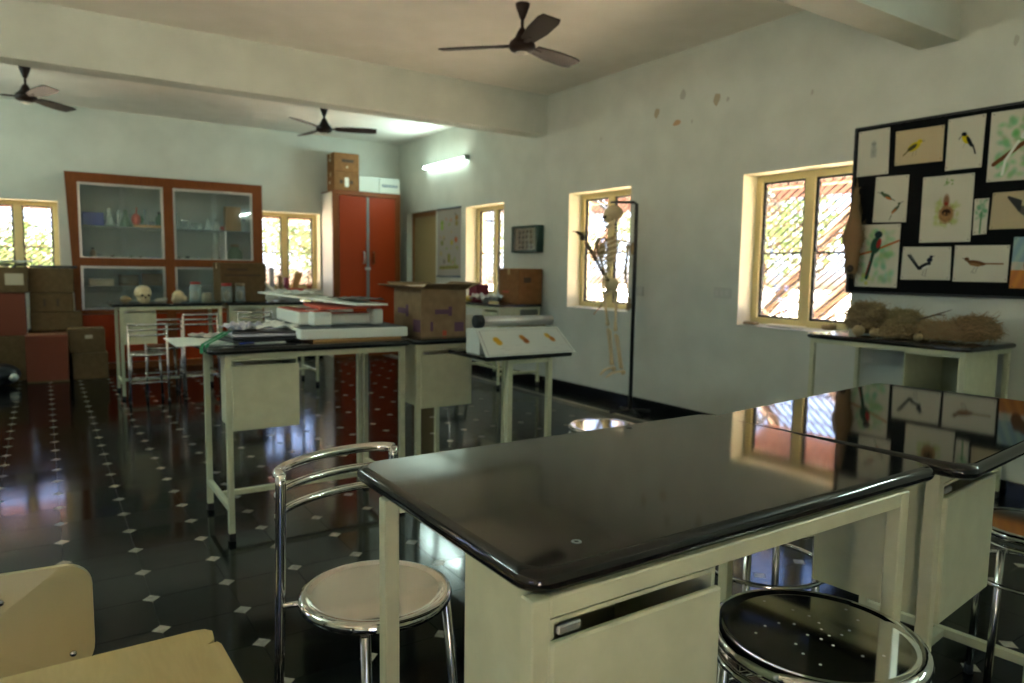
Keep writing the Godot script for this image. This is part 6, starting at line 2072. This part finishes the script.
	crumple(bp, Vector3.ZERO, 0.44, 0.4, 0.04, 71, 0.1, 8)
	var bpo := obj("plastic_bag", bp, "folder_black")
	bpo.position = Vector3(-0.33, 1.256, bz - 0.5)
	tag(bpo, "black plastic bag draped over the labelled carton", "bag")
	var wpp := S()
	crumple(wpp, Vector3.ZERO, 0.3, 0.3, 0.035, 72, 0.3, 8)
	var wpo := obj("paper_heap", wpp, "white_card")
	wpo.position = Vector3(-0.28, 1.295, bz - 0.52)
	tag(wpo, "white papers on the black plastic bag below the window", "paper")
	var blk := thing("bin_bag", "slumped black bag on the floor before the dark carton", "bag", Vector3(-0.42, 0, bz + 0.05))
	var bks := S(true)
	ball(bks, Vector3(0, 0.12, 0), Vector3(0.19, 0.12, 0.14), 8, 16)
	ball(bks, Vector3(-0.08, 0.2, -0.02), Vector3(0.1, 0.07, 0.08), 8, 12)
	obj("bag_body", bks, "folder_black", blk)
	var wt := S(true)
	ball(wt, Vector3(0.12, 0.1, 0.1), Vector3(0.05, 0.04, 0.03), 6, 10)
	obj("white_tie", wt, "white_card", blk)
	# screw heads and rings on the dusty table
	for e in [[0.605, -0.745, "small pale ring mark left on the dusty lab table"], [1.17, -1.25, "small dark cap on the far edge of the dusty lab table"]]:
		var s := S(true)
		lathe(s, [[0.0035, 0.0], [0.0075, 0.0], [0.0075, 0.0008], [0.0035, 0.0008], [0.0035, 0.0]], Vector3.ZERO, 18)
		var o := obj("screw_head", s, "shelf_grey" if e[0] < 1 else "rubber")
		o.position = Vector3(e[0], TOP, e[1])
		tag(o, e[2], "screw")

# ---------------------------------------------------------------- scene
const TUBE_ENERGY := 0.7

func _ready() -> void:
	rng.seed = 11
	var cam := Camera3D.new()
	cam.name = "camera"
	cam.near = 0.05
	cam.far = 300.0
	cam.transform = Transform3D(CAM_BASIS, CAM_POS)
	var ca := CameraAttributesPhysical.new()
	ca.frustum_focal_length = 24.0 / 683.0 * FPX
	ca.frustum_focus_distance = 1.35
	ca.exposure_aperture = 4.5
	cam.attributes = ca
	add_child(cam)
	cam.current = true
	var env := Environment.new()
	var sky := ProceduralSkyMaterial.new()
	sky.sky_top_color = Color(0.42, 0.60, 0.92)
	sky.sky_horizon_color = Color(0.82, 0.88, 0.95)
	sky.sky_curve = 0.2
	sky.ground_horizon_color = Color(0.6, 0.52, 0.42)
	sky.ground_bottom_color = Color(0.5, 0.42, 0.33)
	env.background_mode = Environment.BG_SKY
	env.sky = Sky.new()
	env.sky.sky_material = sky
	env.background_energy_multiplier = 2.2
	env.tonemap_mode = Environment.TONE_MAPPER_LINEAR
	env.tonemap_exposure = 3.25
	env.sdfgi_enabled = true
	env.ssao_enabled = true
	env.ssil_enabled = true
	var we := WorldEnvironment.new()
	we.name = "world"
	we.environment = env
	add_child(we)
	var sun := DirectionalLight3D.new()
	sun.name = "sun"
	sun.light_color = Color(1.0, 0.95, 0.86)
	sun.light_energy = 17.0
	sun.light_angular_distance = 0.53
	sun.shadow_enabled = true
	add_child(sun)
	sun.look_at_from_position(Vector3.ZERO, Vector3(0.08, -1.0, -0.1), Vector3.UP)
	make_materials()
	build_shell()
	build_outdoors()
	build_tables()
	build_cabinets()
	build_ceiling()
	build_board()
	build_skeleton()
	build_nests()
	build_clutter()
